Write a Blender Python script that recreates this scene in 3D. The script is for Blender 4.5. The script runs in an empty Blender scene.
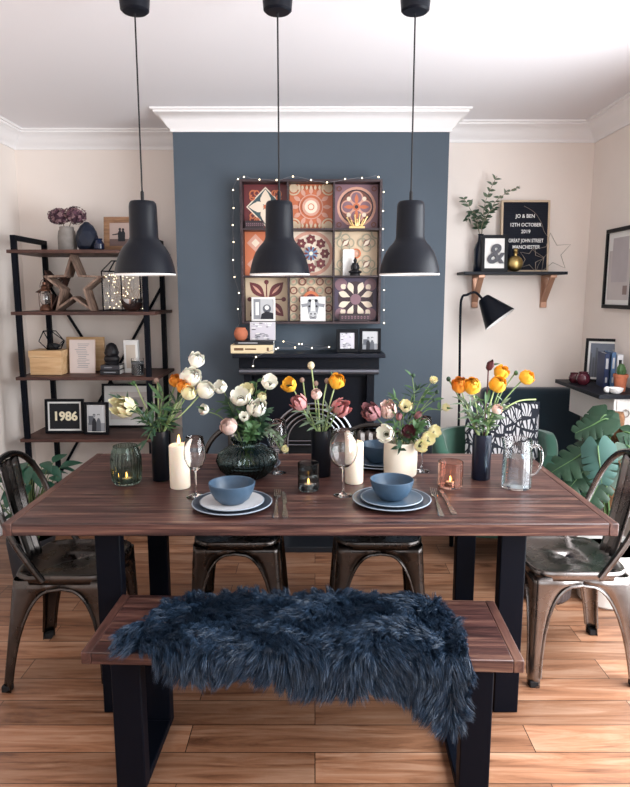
import bpy, math, random
import numpy as np
from mathutils import Vector, Matrix, noise
random.seed(7)
sc = bpy.context.scene
COL = sc.collection
PI = math.pi
sin, cos, tan, atan2, sqrt = math.sin, math.cos, math.tan, math.atan2, math.sqrt
R = math.radians

# ---------------------------------------------------------------- camera (eye height 1.49 m)
EYE, TH, FPX = 1.49, R(8.97), 640.0
cd = bpy.data.cameras.new('camera'); cam = bpy.data.objects.new('camera', cd); COL.objects.link(cam)
cam.location = (0, 0, EYE); cam.rotation_euler = (PI/2 - TH, 0, 0)
cd.sensor_fit = 'HORIZONTAL'; cd.sensor_width = 36; cd.lens = 36*FPX/630; cd.clip_start = .02
sc.camera = cam

def ray(px, py):
    u = (px-315)/FPX; v = (393.5-py)/FPX
    return Vector((u, cos(TH)+v*sin(TH), -sin(TH)+v*cos(TH)))
def PY(px, py, Y):
    d = ray(px, py); t = Y/d.y
    return Vector((d.x*t, Y, EYE+d.z*t))
def PZ(px, py, Z):
    d = ray(px, py); t = (Z-EYE)/d.z
    return Vector((d.x*t, d.y*t, Z))
def PX(px, py, X):
    d = ray(px, py); t = X/d.x
    return Vector((X, d.y*t, EYE+d.z*t))

# ---------------------------------------------------------------- mesh builder
class MB:
    def __init__(s): s.v=[]; s.f=[]; s.m=[]; s.T=None
    def add(s, vs, fs, mi=0):
        b=len(s.v)
        for p in vs:
            p=Vector(p)
            if s.T is not None: p=s.T@p
            s.v.append(p)
        for f in fs: s.f.append(tuple(b+i for i in f)); s.m.append(mi)
    def box(s,x0,x1,y0,y1,z0,z1,mi=0,T=None):
        vs=[(x0,y0,z0),(x1,y0,z0),(x1,y1,z0),(x0,y1,z0),(x0,y0,z1),(x1,y0,z1),(x1,y1,z1),(x0,y1,z1)]
        if T is not None: vs=[T@Vector(p) for p in vs]
        s.add(vs,[(0,3,2,1),(4,5,6,7),(0,1,5,4),(1,2,6,5),(2,3,7,6),(3,0,4,7)],mi)
    def bar(s,a,b,w,h,mi=0,up=(0,0,1)):
        a=Vector(a); b=Vector(b); d=(b-a); L=d.length; d.normalize()
        up=Vector(up); x=d.cross(up)
        if x.length<1e-4: x=d.cross(Vector((0,1,0)))
        x.normalize(); z=x.cross(d)
        T=Matrix(((x.x,d.x,z.x,a.x),(x.y,d.y,z.y,a.y),(x.z,d.z,z.z,a.z),(0,0,0,1)))
        s.box(-w/2,w/2,0,L,-h/2,h/2,mi,T)
    def lathe(s,prof,c=(0,0,0),n=32,mi=0,T=None,rib=0,ribn=0,close=False):
        c=Vector(c); vs=[]; fs=[]; k=len(prof)
        for i,(r,z) in enumerate(prof):
            for j in range(n):
                a=2*PI*j/n; rr=r
                if ribn and r>.012: rr=r*(1+rib*cos(ribn*a))
                p=Vector((rr*cos(a),rr*sin(a),z))
                if T is not None: p=T@p
                vs.append(c+p)
        for i in range(k-1):
            for j in range(n):
                j2=(j+1)%n
                fs.append((i*n+j,i*n+j2,(i+1)*n+j2,(i+1)*n+j))
        s.add(vs,fs,mi)
        if not close:
            b=len(s.v)-k*n
            if prof[0][0]>1e-5: s.f.append(tuple(b+j for j in reversed(range(n)))); s.m.append(mi)
            if prof[-1][0]>1e-5: s.f.append(tuple(b+(k-1)*n+j for j in range(n))); s.m.append(mi)
    def shell(s,outer,t,c=(0,0,0),n=32,mi=0,rib=0,ribn=0,T=None,base=None):
        """open vessel: outer profile bottom->top, wall thickness t"""
        b=outer[0][1]+(base if base else t)
        inner=[(max(r-t,.0005),max(z,b)) for r,z in outer if r>t]
        prof=[(0.0004,outer[0][1])]+outer+[(outer[-1][0]-t/2,outer[-1][1]+t*.4)]+inner[::-1]+[(0.0004,b)]
        s.lathe(prof,c,n,mi,T,rib,ribn)
    def tube(s,pts,r,n=8,mi=0,cap=True,closed=False):
        pts=[Vector(p) for p in pts]; k=len(pts)
        rs=r if isinstance(r,(list,tuple)) else [r]*k
        vs=[]; fs=[]; prev=None
        for i,p in enumerate(pts):
            if closed: t=pts[(i+1)%k]-pts[i-1]
            else: t=pts[min(i+1,k-1)]-pts[max(i-1,0)]
            if t.length<1e-9: t=Vector((0,0,1))
            t.normalize()
            if prev is None:
                u=t.cross(Vector((0,0,1)))
                if u.length<.05: u=t.cross(Vector((0,1,0)))
            else: u=prev-t*prev.dot(t)
            u.normalize(); w=t.cross(u); prev=u
            for j in range(n):
                a=2*PI*j/n; vs.append(p+(u*cos(a)+w*sin(a))*rs[i])
        m=k if closed else k-1
        for i in range(m):
            i2=(i+1)%k
            for j in range(n):
                j2=(j+1)%n; fs.append((i*n+j,i*n+j2,i2*n+j2,i2*n+j))
        if cap and not closed: fs.append(tuple(reversed(range(n)))); fs.append(tuple((k-1)*n+j for j in range(n)))
        s.add(vs,fs,mi)
    def ball(s,c,r,n=12,mi=0,sq=(1,1,1)):
        k=max(4,n//2); prof=[]
        for i in range(k+1):
            a=-PI/2+PI*i/k; prof.append((max(r*cos(a),.00005),r*sin(a)))
        s.lathe(prof,c,n,mi,Matrix.Diagonal((*sq,1)))
    def grid(s,fn,nu,nv,mi=0):
        vs=[fn(i/nu,j/nv) for i in range(nu+1) for j in range(nv+1)]
        fs=[(i*(nv+1)+j,(i+1)*(nv+1)+j,(i+1)*(nv+1)+j+1,i*(nv+1)+j+1) for i in range(nu) for j in range(nv)]
        s.add(vs,fs,mi)
    def prism(s,poly,T,d,mi=0):
        """poly in local xy, extruded along local z by d, placed by matrix T"""
        n=len(poly); vs=[T@Vector((x,y,0)) for x,y in poly]+[T@Vector((x,y,d)) for x,y in poly]
        fs=[tuple(reversed(range(n))),tuple(range(n,2*n))]+[(i,(i+1)%n,n+(i+1)%n,n+i) for i in range(n)]
        s.add(vs,fs,mi)
    def build(s,name,mats,parent=None,bevel=0,solid=0,sub=0,sharp=35,loc=None,rot=None,seg=2,flat=False):
        me=bpy.data.meshes.new(name)
        me.from_pydata([tuple(p) for p in s.v],[],s.f)
        if not isinstance(mats,(list,tuple)): mats=[mats]
        for m in mats: me.materials.append(m)
        me.polygons.foreach_set('material_index',s.m)
        me.polygons.foreach_set('use_smooth',[not flat]*len(s.f))
        me.validate(); me.update()
        if not flat:
            try: me.set_sharp_from_angle(angle=R(sharp))
            except Exception: pass
        o=bpy.data.objects.new(name,me); COL.objects.link(o)
        if parent is not None: o.parent=parent
        if loc is not None: o.location=loc
        if rot is not None: o.rotation_euler=rot
        if solid: 
            md=o.modifiers.new('solid','SOLIDIFY'); md.thickness=solid; md.offset=0
        if bevel:
            md=o.modifiers.new('bevel','BEVEL'); md.width=bevel; md.segments=seg; md.limit_method='ANGLE'; md.angle_limit=R(40)
        if sub:
            md=o.modifiers.new('sub','SUBSURF'); md.levels=sub; md.render_levels=sub
        return o

def tag(o,label,cat,group=None):
    o['label']=label; o['category']=cat
    if group: o['group']=group
    return o
def thing(name,label,cat,loc=(0,0,0),rz=0,group=None):
    o=bpy.data.objects.new(name,None); COL.objects.link(o); o.empty_display_size=.05
    o.location=loc; o.rotation_euler=(0,0,rz)
    return tag(o,label,cat,group)
def struct(name,mb,mat,**k):
    o=mb.build(name,mat,**k); o['kind']='structure'; return o
def copy_tree(o,parent=None):
    c=o.copy(); COL.objects.link(c); c.parent=parent
    for ch in list(o.children): copy_tree(ch,c)
    return c
def dup(o,loc,rz,label,group=None):
    c=copy_tree(o); c.location=loc; c.rotation_euler=(0,0,rz); c['label']=label
    if group: c['group']=group
    elif 'group' in c.keys(): del c['group']
    return c
def text(body,size,loc,rot,mat,parent,name='lettering',bold=0,sx=1,shear=0,align='CENTER',depth=.0005,space=1.0,line=1.0):
    cu=bpy.data.curves.new(name,'FONT'); cu.body=body; cu.size=size; cu.align_x=align; cu.align_y='CENTER'
    cu.extrude=depth; cu.offset=bold; cu.shear=shear; cu.space_character=space; cu.space_line=line; cu.resolution_u=4
    t=bpy.data.objects.new('tmp',cu); COL.objects.link(t)
    dg=bpy.context.evaluated_depsgraph_get(); me=bpy.data.meshes.new_from_object(t.evaluated_get(dg))
    bpy.data.objects.remove(t)
    me.name=name; me.materials.clear(); me.materials.append(mat)
    o=bpy.data.objects.new(name,me); COL.objects.link(o); o.parent=parent; o.location=loc; o.rotation_euler=rot; o.scale=(sx,1,1)
    return o

# ---------------------------------------------------------------- materials
def lin(c):
    if isinstance(c,str): c=tuple(int(c[i:i+2],16) for i in (0,2,4))
    r=[]
    for x in c:
        x=x/255; r.append(x/12.92 if x<=.04045 else ((x+.055)/1.055)**2.4)
    return (*r,1)
def nm(name):
    m=bpy.data.materials.new(name); m.use_nodes=True; nt=m.node_tree
    return m,nt,nt.nodes['Principled BSDF']
def mat(name,c,rough=.6,metal=0,spec=.5,var=0,vscale=20,bump=0,bscale=60,sheen=0,coat=0,emit=None,es=0,trans=0,ior=1.45,sss=0,aniso=0,rvar=0,alpha=1):
    m,nt,b=nm(name); L=nt.links; N=nt.nodes
    b.inputs['Base Color'].default_value=lin(c); b.inputs['Roughness'].default_value=rough
    b.inputs['Metallic'].default_value=metal; b.inputs['Specular IOR Level'].default_value=spec
    b.inputs['Sheen Weight'].default_value=sheen; b.inputs['Coat Weight'].default_value=coat
    b.inputs['Transmission Weight'].default_value=trans; b.inputs['IOR'].default_value=ior
    b.inputs['Anisotropic'].default_value=aniso
    if sss: b.inputs['Subsurface Weight'].default_value=sss; b.inputs['Subsurface Scale'].default_value=.02
    if emit: b.inputs['Emission Color'].default_value=lin(emit); b.inputs['Emission Strength'].default_value=es
    tc=N.new('ShaderNodeTexCoord')
    if var:
        n=N.new('ShaderNodeTexNoise'); n.inputs['Scale'].default_value=vscale; n.inputs['Detail'].default_value=5
        L.new(tc.outputs['Object'],n.inputs['Vector'])
        mx=N.new('ShaderNodeHueSaturation'); mx.inputs['Color'].default_value=lin(c)
        mr=N.new('ShaderNodeMapRange'); mr.inputs[1].default_value=.3; mr.inputs[2].default_value=.7
        mr.inputs[3].default_value=1-var; mr.inputs[4].default_value=1+var
        L.new(n.outputs['Fac'],mr.inputs[0]); L.new(mr.outputs[0],mx.inputs['Value']); L.new(mx.outputs[0],b.inputs['Base Color'])
        if rvar:
            m2=N.new('ShaderNodeMapRange'); m2.inputs[1].default_value=.3; m2.inputs[2].default_value=.7
            m2.inputs[3].default_value=rough-rvar; m2.inputs[4].default_value=rough+rvar
            L.new(n.outputs['Fac'],m2.inputs[0]); L.new(m2.outputs[0],b.inputs['Roughness'])
    if bump:
        n=N.new('ShaderNodeTexNoise'); n.inputs['Scale'].default_value=bscale; n.inputs['Detail'].default_value=4
        L.new(tc.outputs['Object'],n.inputs['Vector'])
        bp=N.new('ShaderNodeBump'); bp.inputs['Strength'].default_value=bump; bp.inputs['Distance'].default_value=.005
        L.new(n.outputs['Fac'],bp.inputs['Height']); L.new(bp.outputs[0],b.inputs['Normal'])
    return m
def ramp(N,stops):
    r=N.new('ShaderNodeValToRGB'); e=r.color_ramp.elements
    while len(e)<len(stops): e.new(.5)
    for k,(p,c) in enumerate(stops): e[k].position=p; e[k].color=lin(c)
    return r
def wood(name,stops,axis=0,scale=1,plank=0,rough=.45,bump=.3,off=0,stretch=14):
    m,nt,b=nm(name); L=nt.links; N=nt.nodes
    tc=N.new('ShaderNodeTexCoord'); mp=N.new('ShaderNodeMapping')
    s=[stretch*scale]*3; s[axis]=1.2*scale; mp.inputs['Scale'].default_value=s; mp.inputs['Location'].default_value=(off,off,off)
    vec=tc.outputs['Object']
    if plank:
        sp=N.new('ShaderNodeSeparateXYZ'); L.new(vec,sp.inputs[0])
        dv=N.new('ShaderNodeMath'); dv.operation='DIVIDE'; dv.inputs[1].default_value=plank; L.new(sp.outputs[1 if axis==0 else 0],dv.inputs[0])
        fl=N.new('ShaderNodeMath'); fl.operation='FLOOR'; L.new(dv.outputs[0],fl.inputs[0])
        wn=N.new('ShaderNodeTexWhiteNoise'); wn.noise_dimensions='1D'; L.new(fl.outputs[0],wn.inputs['W'])
        vs=N.new('ShaderNodeVectorMath'); vs.operation='SCALE'; vs.inputs['Scale'].default_value=7; L.new(wn.outputs['Color'],vs.inputs[0])
        ad=N.new('ShaderNodeVectorMath'); L.new(vec,ad.inputs[0]); L.new(vs.outputs[0],ad.inputs[1]); vec=ad.outputs[0]
    L.new(vec,mp.inputs[0])
    n=N.new('ShaderNodeTexNoise'); n.inputs['Scale'].default_value=1.6; n.inputs['Detail'].default_value=8; n.inputs['Roughness'].default_value=.62; n.inputs['Distortion'].default_value=.6
    L.new(mp.outputs[0],n.inputs['Vector'])
    r=ramp(N,stops); L.new(n.outputs['Fac'],r.inputs[0]); out=r.outputs[0]
    if plank:
        fr=N.new('ShaderNodeMath'); fr.operation='FRACT'; L.new(dv.outputs[0],fr.inputs[0])
        pp=N.new('ShaderNodeMath'); pp.operation='PINGPONG'; pp.inputs[1].default_value=.5; L.new(fr.outputs[0],pp.inputs[0])
        gt=N.new('ShaderNodeMath'); gt.operation='LESS_THAN'; gt.inputs[1].default_value=.009; L.new(pp.outputs[0],gt.inputs[0])
        hs=N.new('ShaderNodeHueSaturation'); L.new(out,hs.inputs['Color'])
        mr=N.new('ShaderNodeMapRange'); mr.inputs[3].default_value=.78; mr.inputs[4].default_value=1.25; L.new(wn.outputs['Value'],mr.inputs[0]); L.new(mr.outputs[0],hs.inputs['Value'])
        mx=N.new('ShaderNodeMix'); mx.data_type='RGBA'; L.new(gt.outputs[0],mx.inputs['Factor']); L.new(hs.outputs[0],mx.inputs['A']); mx.inputs['B'].default_value=lin('1c1312')
        out=mx.outputs['Result']
    L.new(out,b.inputs['Base Color']); b.inputs['Roughness'].default_value=rough
    mr=N.new('ShaderNodeMapRange'); mr.inputs[3].default_value=rough+.12; mr.inputs[4].default_value=rough-.1; L.new(n.outputs['Fac'],mr.inputs[0]); L.new(mr.outputs[0],b.inputs['Roughness'])
    bp=N.new('ShaderNodeBump'); bp.inputs['Strength'].default_value=bump; bp.inputs['Distance'].default_value=.002
    L.new(n.outputs['Fac'],bp.inputs['Height']); L.new(bp.outputs[0],b.inputs['Normal'])
    return m
def floor_mat():
    m,nt,b=nm('oak_floor'); L=nt.links; N=nt.nodes
    tc=N.new('ShaderNodeTexCoord')
    br=N.new('ShaderNodeTexBrick'); br.offset=.37; br.offset_frequency=2; br.squash=1
    br.inputs['Scale'].default_value=1; br.inputs['Brick Width'].default_value=1.15; br.inputs['Row Height'].default_value=.135
    br.inputs['Mortar Size'].default_value=.0016; br.inputs['Mortar Smooth'].default_value=.1; br.inputs['Bias'].default_value=0
    br.inputs['Color1'].default_value=(0,0,0,1); br.inputs['Color2'].default_value=(1,1,1,1); br.inputs['Mortar'].default_value=(.5,.5,.5,1)
    L.new(tc.outputs['Object'],br.inputs['Vector'])
    vs=N.new('ShaderNodeVectorMath'); vs.operation='SCALE'; vs.inputs['Scale'].default_value=9; L.new(br.outputs['Color'],vs.inputs[0])
    ad=N.new('ShaderNodeVectorMath'); L.new(tc.outputs['Object'],ad.inputs[0]); L.new(vs.outputs[0],ad.inputs[1])
    mp=N.new('ShaderNodeMapping'); mp.inputs['Scale'].default_value=(1.5,16,16); L.new(ad.outputs[0],mp.inputs[0])
    n=N.new('ShaderNodeTexNoise'); n.inputs['Scale'].default_value=1.3; n.inputs['Detail'].default_value=7; n.inputs['Distortion'].default_value=1.1; n.inputs['Roughness'].default_value=.6
    L.new(mp.outputs[0],n.inputs['Vector'])
    r=ramp(N,[(.28,'613d2b'),(.48,'9c6e52'),(.72,'ba947a')]); L.new(n.outputs['Fac'],r.inputs[0])
    sep=N.new('ShaderNodeSeparateColor'); L.new(br.outputs['Color'],sep.inputs[0])
    mr=N.new('ShaderNodeMapRange'); mr.inputs[3].default_value=.72; mr.inputs[4].default_value=1.16; L.new(sep.outputs[0],mr.inputs[0])
    hs=N.new('ShaderNodeHueSaturation'); L.new(r.outputs[0],hs.inputs['Color']); L.new(mr.outputs[0],hs.inputs['Value'])
    vo=N.new('ShaderNodeTexVoronoi'); vo.inputs['Scale'].default_value=1; vo.inputs['Randomness'].default_value=1
    mp2=N.new('ShaderNodeMapping'); mp2.inputs['Scale'].default_value=(2.2,5,1); L.new(ad.outputs[0],mp2.inputs[0])
    n3=N.new('ShaderNodeTexNoise'); n3.inputs['Scale'].default_value=14; L.new(tc.outputs['Object'],n3.inputs['Vector'])
    L.new(mp2.outputs[0],vo.inputs['Vector'])
    ad3=N.new('ShaderNodeMath'); ad3.operation='MULTIPLY_ADD'; ad3.inputs[1].default_value=.14; L.new(n3.outputs['Fac'],ad3.inputs[0]); L.new(vo.outputs['Distance'],ad3.inputs[2])
    kr=N.new('ShaderNodeMapRange'); kr.inputs[1].default_value=.1; kr.inputs[2].default_value=.2; kr.inputs[3].default_value=.75; kr.inputs[4].default_value=0; L.new(ad3.outputs[0],kr.inputs[0])
    kx=N.new('ShaderNodeMix'); kx.data_type='RGBA'; L.new(kr.outputs[0],kx.inputs['Factor']); L.new(hs.outputs[0],kx.inputs['A']); kx.inputs['B'].default_value=lin('4a2c1c')
    mx=N.new('ShaderNodeMix'); mx.data_type='RGBA'; L.new(br.outputs['Fac'],mx.inputs['Factor']); L.new(kx.outputs['Result'],mx.inputs['A']); mx.inputs['B'].default_value=lin('3a2418')
    L.new(mx.outputs['Result'],b.inputs['Base Color']); b.inputs['Roughness'].default_value=.36
    bp=N.new('ShaderNodeBump'); bp.inputs['Strength'].default_value=.25; bp.inputs['Distance'].default_value=.002
    L.new(n.outputs['Fac'],bp.inputs['Height']); L.new(bp.outputs[0],b.inputs['Normal'])
    return m
def glass(name,c='ffffff',rough=.0,ior=1.45,tint=None):
    m,nt,b=nm(name); N=nt.nodes; L=nt.links
    N.remove(b); g=N.new('ShaderNodeBsdfGlass'); g.inputs['Color'].default_value=lin(c); g.inputs['Roughness'].default_value=rough; g.inputs['IOR'].default_value=ior
    L.new(g.outputs[0],N['Material Output'].inputs[0]); return m

G={}
def g(k,*a,**kw):
    if k not in G: G[k]=mat(k,*a,**kw)
    return G[k]
m_floor=floor_mat()
m_wall=mat('cream_wall','f1e7df',.85,var=.02,vscale=3,bump=.05,bscale=200)
m_ceil=mat('ceiling_paint','efedf0',.9,bump=.05,bscale=150)
m_trim=mat('white_gloss_trim','f4f2f2',.5)
m_breast=mat('slate_blue_wall','49545f',.75,var=.03,vscale=4,bump=.05,bscale=200)
m_table=wood('walnut_table',[(.33,'1c1012'),(.46,'412826'),(.58,'63443d'),(.72,'96745f')],0,1.2,.118,.34,.4,0,28)
m_tedge=wood('walnut_edge',[(.3,'2e1c19'),(.5,'563730'),(.75,'86604e')],0,1.3,0,.4,.3,3)
m_tend=wood('walnut_end_strip',[(.3,'2c1a19'),(.5,'52352f'),(.75,'7c5c4c')],1,1.3,0,.4,.3,5)
m_iron=mat('black_steel','060a14',.5,.0,.12,bump=.04,bscale=90)
m_gun_lit=mat('gunmetal','918c8a',.27,1,.5,var=.14,vscale=9,bump=.03,bscale=18,rvar=.06)  # lighter copy of the chair metal, window highlights put into its colour
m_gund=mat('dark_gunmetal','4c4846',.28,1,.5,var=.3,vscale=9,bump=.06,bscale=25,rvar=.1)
m_rubber=mat('black_rubber','121215',.8)
m_shade=mat('matt_black_shade','0c1019',.42,.0,.25,bump=.03,bscale=300)
m_inner=mat('white_enamel','f2f0ee',.4)
m_cord=mat('black_cord','101014',.7)
m_shelfw=wood('brown_shelf_wood',[(.3,'2e1a17'),(.5,'4a2d26'),(.75,'684438')],0,1.4,0,.55,.3,9)
m_oldwood=wood('weathered_wood',[(.3,'54413a'),(.5,'836a5c'),(.75,'ab9382')],2,2,0,.75,.5,2)
m_pine=wood('pale_pine',[(.3,'b98e62'),(.5,'d2ab7e'),(.75,'e4c49a')],0,1.6,0,.6,.2,4)
m_framewood=wood('brown_frame_wood',[(.3,'6b4a34'),(.5,'8f6a4d'),(.75,'b08a68')],0,3,0,.6,.3,1)
m_darkblue=mat('navy_ceramic','101a2c',.28,0,.6)
m_blackvase=mat('black_ceramic','080b12',.35,0,.35)
m_glass=glass('clear_glass')
m_glassgreen=glass('smoky_green_glass','dde7e3',.02)
m_glassdark=glass('dark_ribbed_glass','cdd6d5',.03)
m_glassamber=glass('amber_glass','fbebe5',.02)
m_glasssmoke=glass('smoky_grey_glass','d6dadb',.02)
m_water=glass('water','f4fbff',0,1.33)
m_wax=mat('ivory_wax','f3e6d2',.5,sss=.25)
m_wick=mat('wick','2a2018',.9)
m_flame=mat('flame','ffb45a',.5,emit='ffb050',es=14)
m_bowl=mat('blue_stoneware','3b5166',.38,var=.08,vscale=60,bump=.04)
m_plated=mat('charcoal_stoneware','39424f',.32,var=.1,vscale=50)
m_platel=mat('pale_grey_stoneware','cfd0d2',.35,var=.03,vscale=40)
m_plateb=mat('blue_grey_stoneware','475b6e',.35,var=.08,vscale=50)
m_silver=mat('brushed_silver','b9b4ae',.25,1)
m_cream=mat('cream_ceramic','e9e0cf',.55,var=.03,vscale=15,bump=.06,bscale=60)
m_stem=mat('green_stem','6d8452',.6); m_stempale=mat('pale_stem','9fb07a',.6)
m_leaf=mat('green_leaf','3f5f38',.55,var=.2,vscale=30); m_leafd=mat('dark_green_leaf','25402c',.5,var=.2,vscale=30)
m_euc=mat('eucalyptus_leaf','5d6d58',.65,var=.2,vscale=30)
m_white=mat('white_petal','f3efe2',.6,sss=.1); m_cpet=mat('cream_petal','f0e7bd',.6,sss=.1)
m_yel=mat('yellow_petal','f2b53a',.6,sss=.1); m_org=mat('orange_petal','e79434',.6,sss=.1)
m_blush=mat('blush_petal','ecd0c6',.6,sss=.1); m_pink=mat('dusky_pink_petal','c98a8a',.6,sss=.1); m_mar=mat('maroon_petal','54282f',.6)
m_par=mat('dusky_mauve_petal','95666a',.6,sss=.05)
m_ctr=mat('flower_centre','2c2a16',.8)
m_copper=mat('copper_bracket','b98d74',.4,.35)
m_paper=mat('white_paper','ecebe8',.7); m_ink=mat('black_ink','22242b',.7); m_grey=mat('grey_ink','8b8d92',.7); m_lgrey=mat('light_grey_ink','bfc0c2',.7)
m_blackframe=mat('black_frame','0a0c12',.45,0,.2)
m_teal=mat('dark_teal_velvet','0f2430',.9,sheen=.3,var=.15,vscale=5)
m_green=mat('green_velvet','2c5546',.85,sheen=.4,var=.12,vscale=6)
m_bulb=mat('fairy_bulb','fff2d8',.4,emit='ffe9c0',es=3)
m_wire=mat('wire','8f8a84',.5,.5)
m_terra=mat('terracotta','b56a4c',.75,var=.1,vscale=30)
m_gold=mat('aged_gold','a8925f',.35,1,var=.2,vscale=60)
# light levels: right window, window behind the camera, sky strength, exposure
L1,L2,WS,EXPO=146,24,.3,.42
# ================================================================ THE ROOM
XL,XR,YB,YR,YN,ZC=-1.96,1.74,4.37,4.17,-1.6,2.52
BX0,BX1,BY=-.825,.78,3.90          # chimney breast
mb=MB(); mb.box(XL-.1,XR+.1,YN-.1,YB+.1,-.1,0); struct('floor',mb,m_floor)
mb=MB(); mb.box(XL-.1,XR+.1,YN-.1,YB+.1,ZC,ZC+.1); struct('ceiling',mb,m_ceil)
mb=MB(); mb.box(XL-.1,XL,YN,YB,0,ZC); struct('wall_left',mb,m_wall)
mb=MB(); mb.box(XL,BX0,YB,YB+.1,0,ZC); mb.box(BX0-.0,BX1,YB,YB+.1,0,ZC); struct('wall_back',mb,m_wall)
mb=MB(); mb.box(BX1,XR,YR,YR+.3,0,ZC); struct('wall_alcove',mb,m_wall)
mb=MB(); mb.box(BX0,BX1,BY,YB,0,ZC); struct('wall_chimney_breast',mb,m_breast)
# right wall with a window opening beside the table
WY0,WY1,WZ0,WZ1=.35,2.75,.2,2.25
mb=MB()
mb.box(XR,XR+.1,YN,WY0,0,ZC); mb.box(XR,XR+.1,WY1,YB,0,ZC); mb.box(XR,XR+.1,WY0,WY1,0,WZ0); mb.box(XR,XR+.1,WY0,WY1,WZ1,ZC)
struct('wall_right',mb,m_wall)
# wall behind the camera with a bay-width window
VX0,VX1,VZ0,VZ1=-1.0,1.5,.6,2.3
mb=MB()
mb.box(XL,VX0,YN-.1,YN,0,ZC); mb.box(VX1,XR,YN-.1,YN,0,ZC); mb.box(VX0,VX1,YN-.1,YN,0,VZ0); mb.box(VX0,VX1,YN-.1,YN,VZ1,ZC)
struct('wall_front',mb,m_wall)
mb=MB()
for z in (WZ0,(WZ0+WZ1)/2,WZ1-.05): mb.box(XR+.02,XR+.07,WY0,WY1,z,z+.05)
for y in (WY0,(WY0+WY1)/2-.025,WY1-.05): mb.box(XR+.02,XR+.07,y,y+.05,WZ0,WZ1)
struct('window_1',mb,m_trim)
mb=MB()
for z in (VZ0,(VZ0+VZ1)/2,VZ1-.05): mb.box(VX0,VX1,YN-.07,YN-.02,z,z+.05)
for x in (VX0,VX0+.82,VX0+1.64,VX1-.05): mb.box(x,x+.05,YN-.07,YN-.02,VZ0,VZ1)
struct('window_2',mb,m_trim)
# plaster cornices: a cove swept along the wall tops
CV=[(0,-.112),(.012,-.112),(.014,-.098),(.028,-.088),(.05,-.06),(.078,-.03),(.1,-.022),(.102,-.012),(.118,-.010),(.12,0)]
def cornice(name,path,inward):
    mb=MB(); n=len(path); k=len(CV); vs=[]; fs=[]
    for i,p in enumerate(path):
        p=Vector((p[0],p[1],0)); ns=[]
        if i>0: a=Vector((path[i][0]-path[i-1][0],path[i][1]-path[i-1][1],0)).normalized(); ns.append(Vector((-a.y,a.x,0)))
        if i<n-1: a=Vector((path[i+1][0]-path[i][0],path[i+1][1]-path[i][1],0)).normalized(); ns.append(Vector((-a.y,a.x,0)))
        if len(ns)==2:
            nn=(ns[0]+ns[1]); nn=nn/ (nn.dot(ns[0]))
        else: nn=ns[0]
        nn=nn*inward
        for (d,z) in CV: vs.append(p+nn*(d*.88)+Vector((0,0,ZC+z)))
    for i in range(n-1):
        for j in range(k-1): fs.append((i*k+j,(i+1)*k+j,(i+1)*k+j+1,i*k+j+1))
    mb.add(vs,fs); o=struct(name,mb,m_trim,sharp=50)
    return o
cornice('trim_1',[(XL,YN),(XL,YB),(BX0,YB),(BX0,BY),(BX1,BY),(BX1,YR),(XR,YR),(XR,YN)],-1)
def skirting(name,x0,x1,y0,y1):
    mb=MB(); mb.box(x0,x1,y0,y1,0,.14); struct(name,mb,m_trim,bevel=.006)
skirting('baseboard_left',XL,XL+.018,YN,YB); skirting('baseboard_right',XR-.018,XR,YN,YR)
skirting('baseboard_back',XL+.018,BX0,YB-.018,YB); skirting('baseboard_alcove',BX1,XR-.018,YR-.018,YR)

# ---------------------------------------------------------------- light from the room's two windows
def area(name,loc,rot,sx,sy,p,col):
    l=bpy.data.lights.new(name,'AREA'); l.shape='RECTANGLE'; l.size=sx; l.size_y=sy; l.energy=p; l.color=col
    o=bpy.data.objects.new(name,l); COL.objects.link(o); o.location=loc; o.rotation_euler=rot; return o
area('daylight_right_window',(XR+.12,(WY0+WY1)/2,(WZ0+WZ1)/2),(0,R(76),0),WZ1-WZ0,WY1-WY0,L1,(.93,.965,1))
area('daylight_front_window',((VX0+VX1)/2,YN-.12,(VZ0+VZ1)/2),(R(90),0,0),VX1-VX0,VZ1-VZ0,L2,(.95,.97,1))
w=bpy.data.worlds.new('sky'); sc.world=w; w.use_nodes=True
w.node_tree.nodes['Background'].inputs[0].default_value=(.85,.92,1,1); w.node_tree.nodes['Background'].inputs[1].default_value=WS

# ================================================================ FIREPLACE
t=thing('fireplace','navy-black cast iron fireplace with mantel shelf on the slate blue chimney breast','fireplace',(0,0,0))
mb=MB(); mx0,mx1=-.475,.405
mb.box(mx0,mx1,3.66,3.90,1.118,1.142); o=mb.build('mantel_shelf',g('mantel_paint','10141f',.35,0,.3),t,bevel=.004)
mb=MB(); mb.box(mx0+.03,mx1-.03,3.70,3.90,1.03,1.118); mb.box(mx0+.05,mx1-.05,3.745,3.90,.0,1.03)
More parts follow.
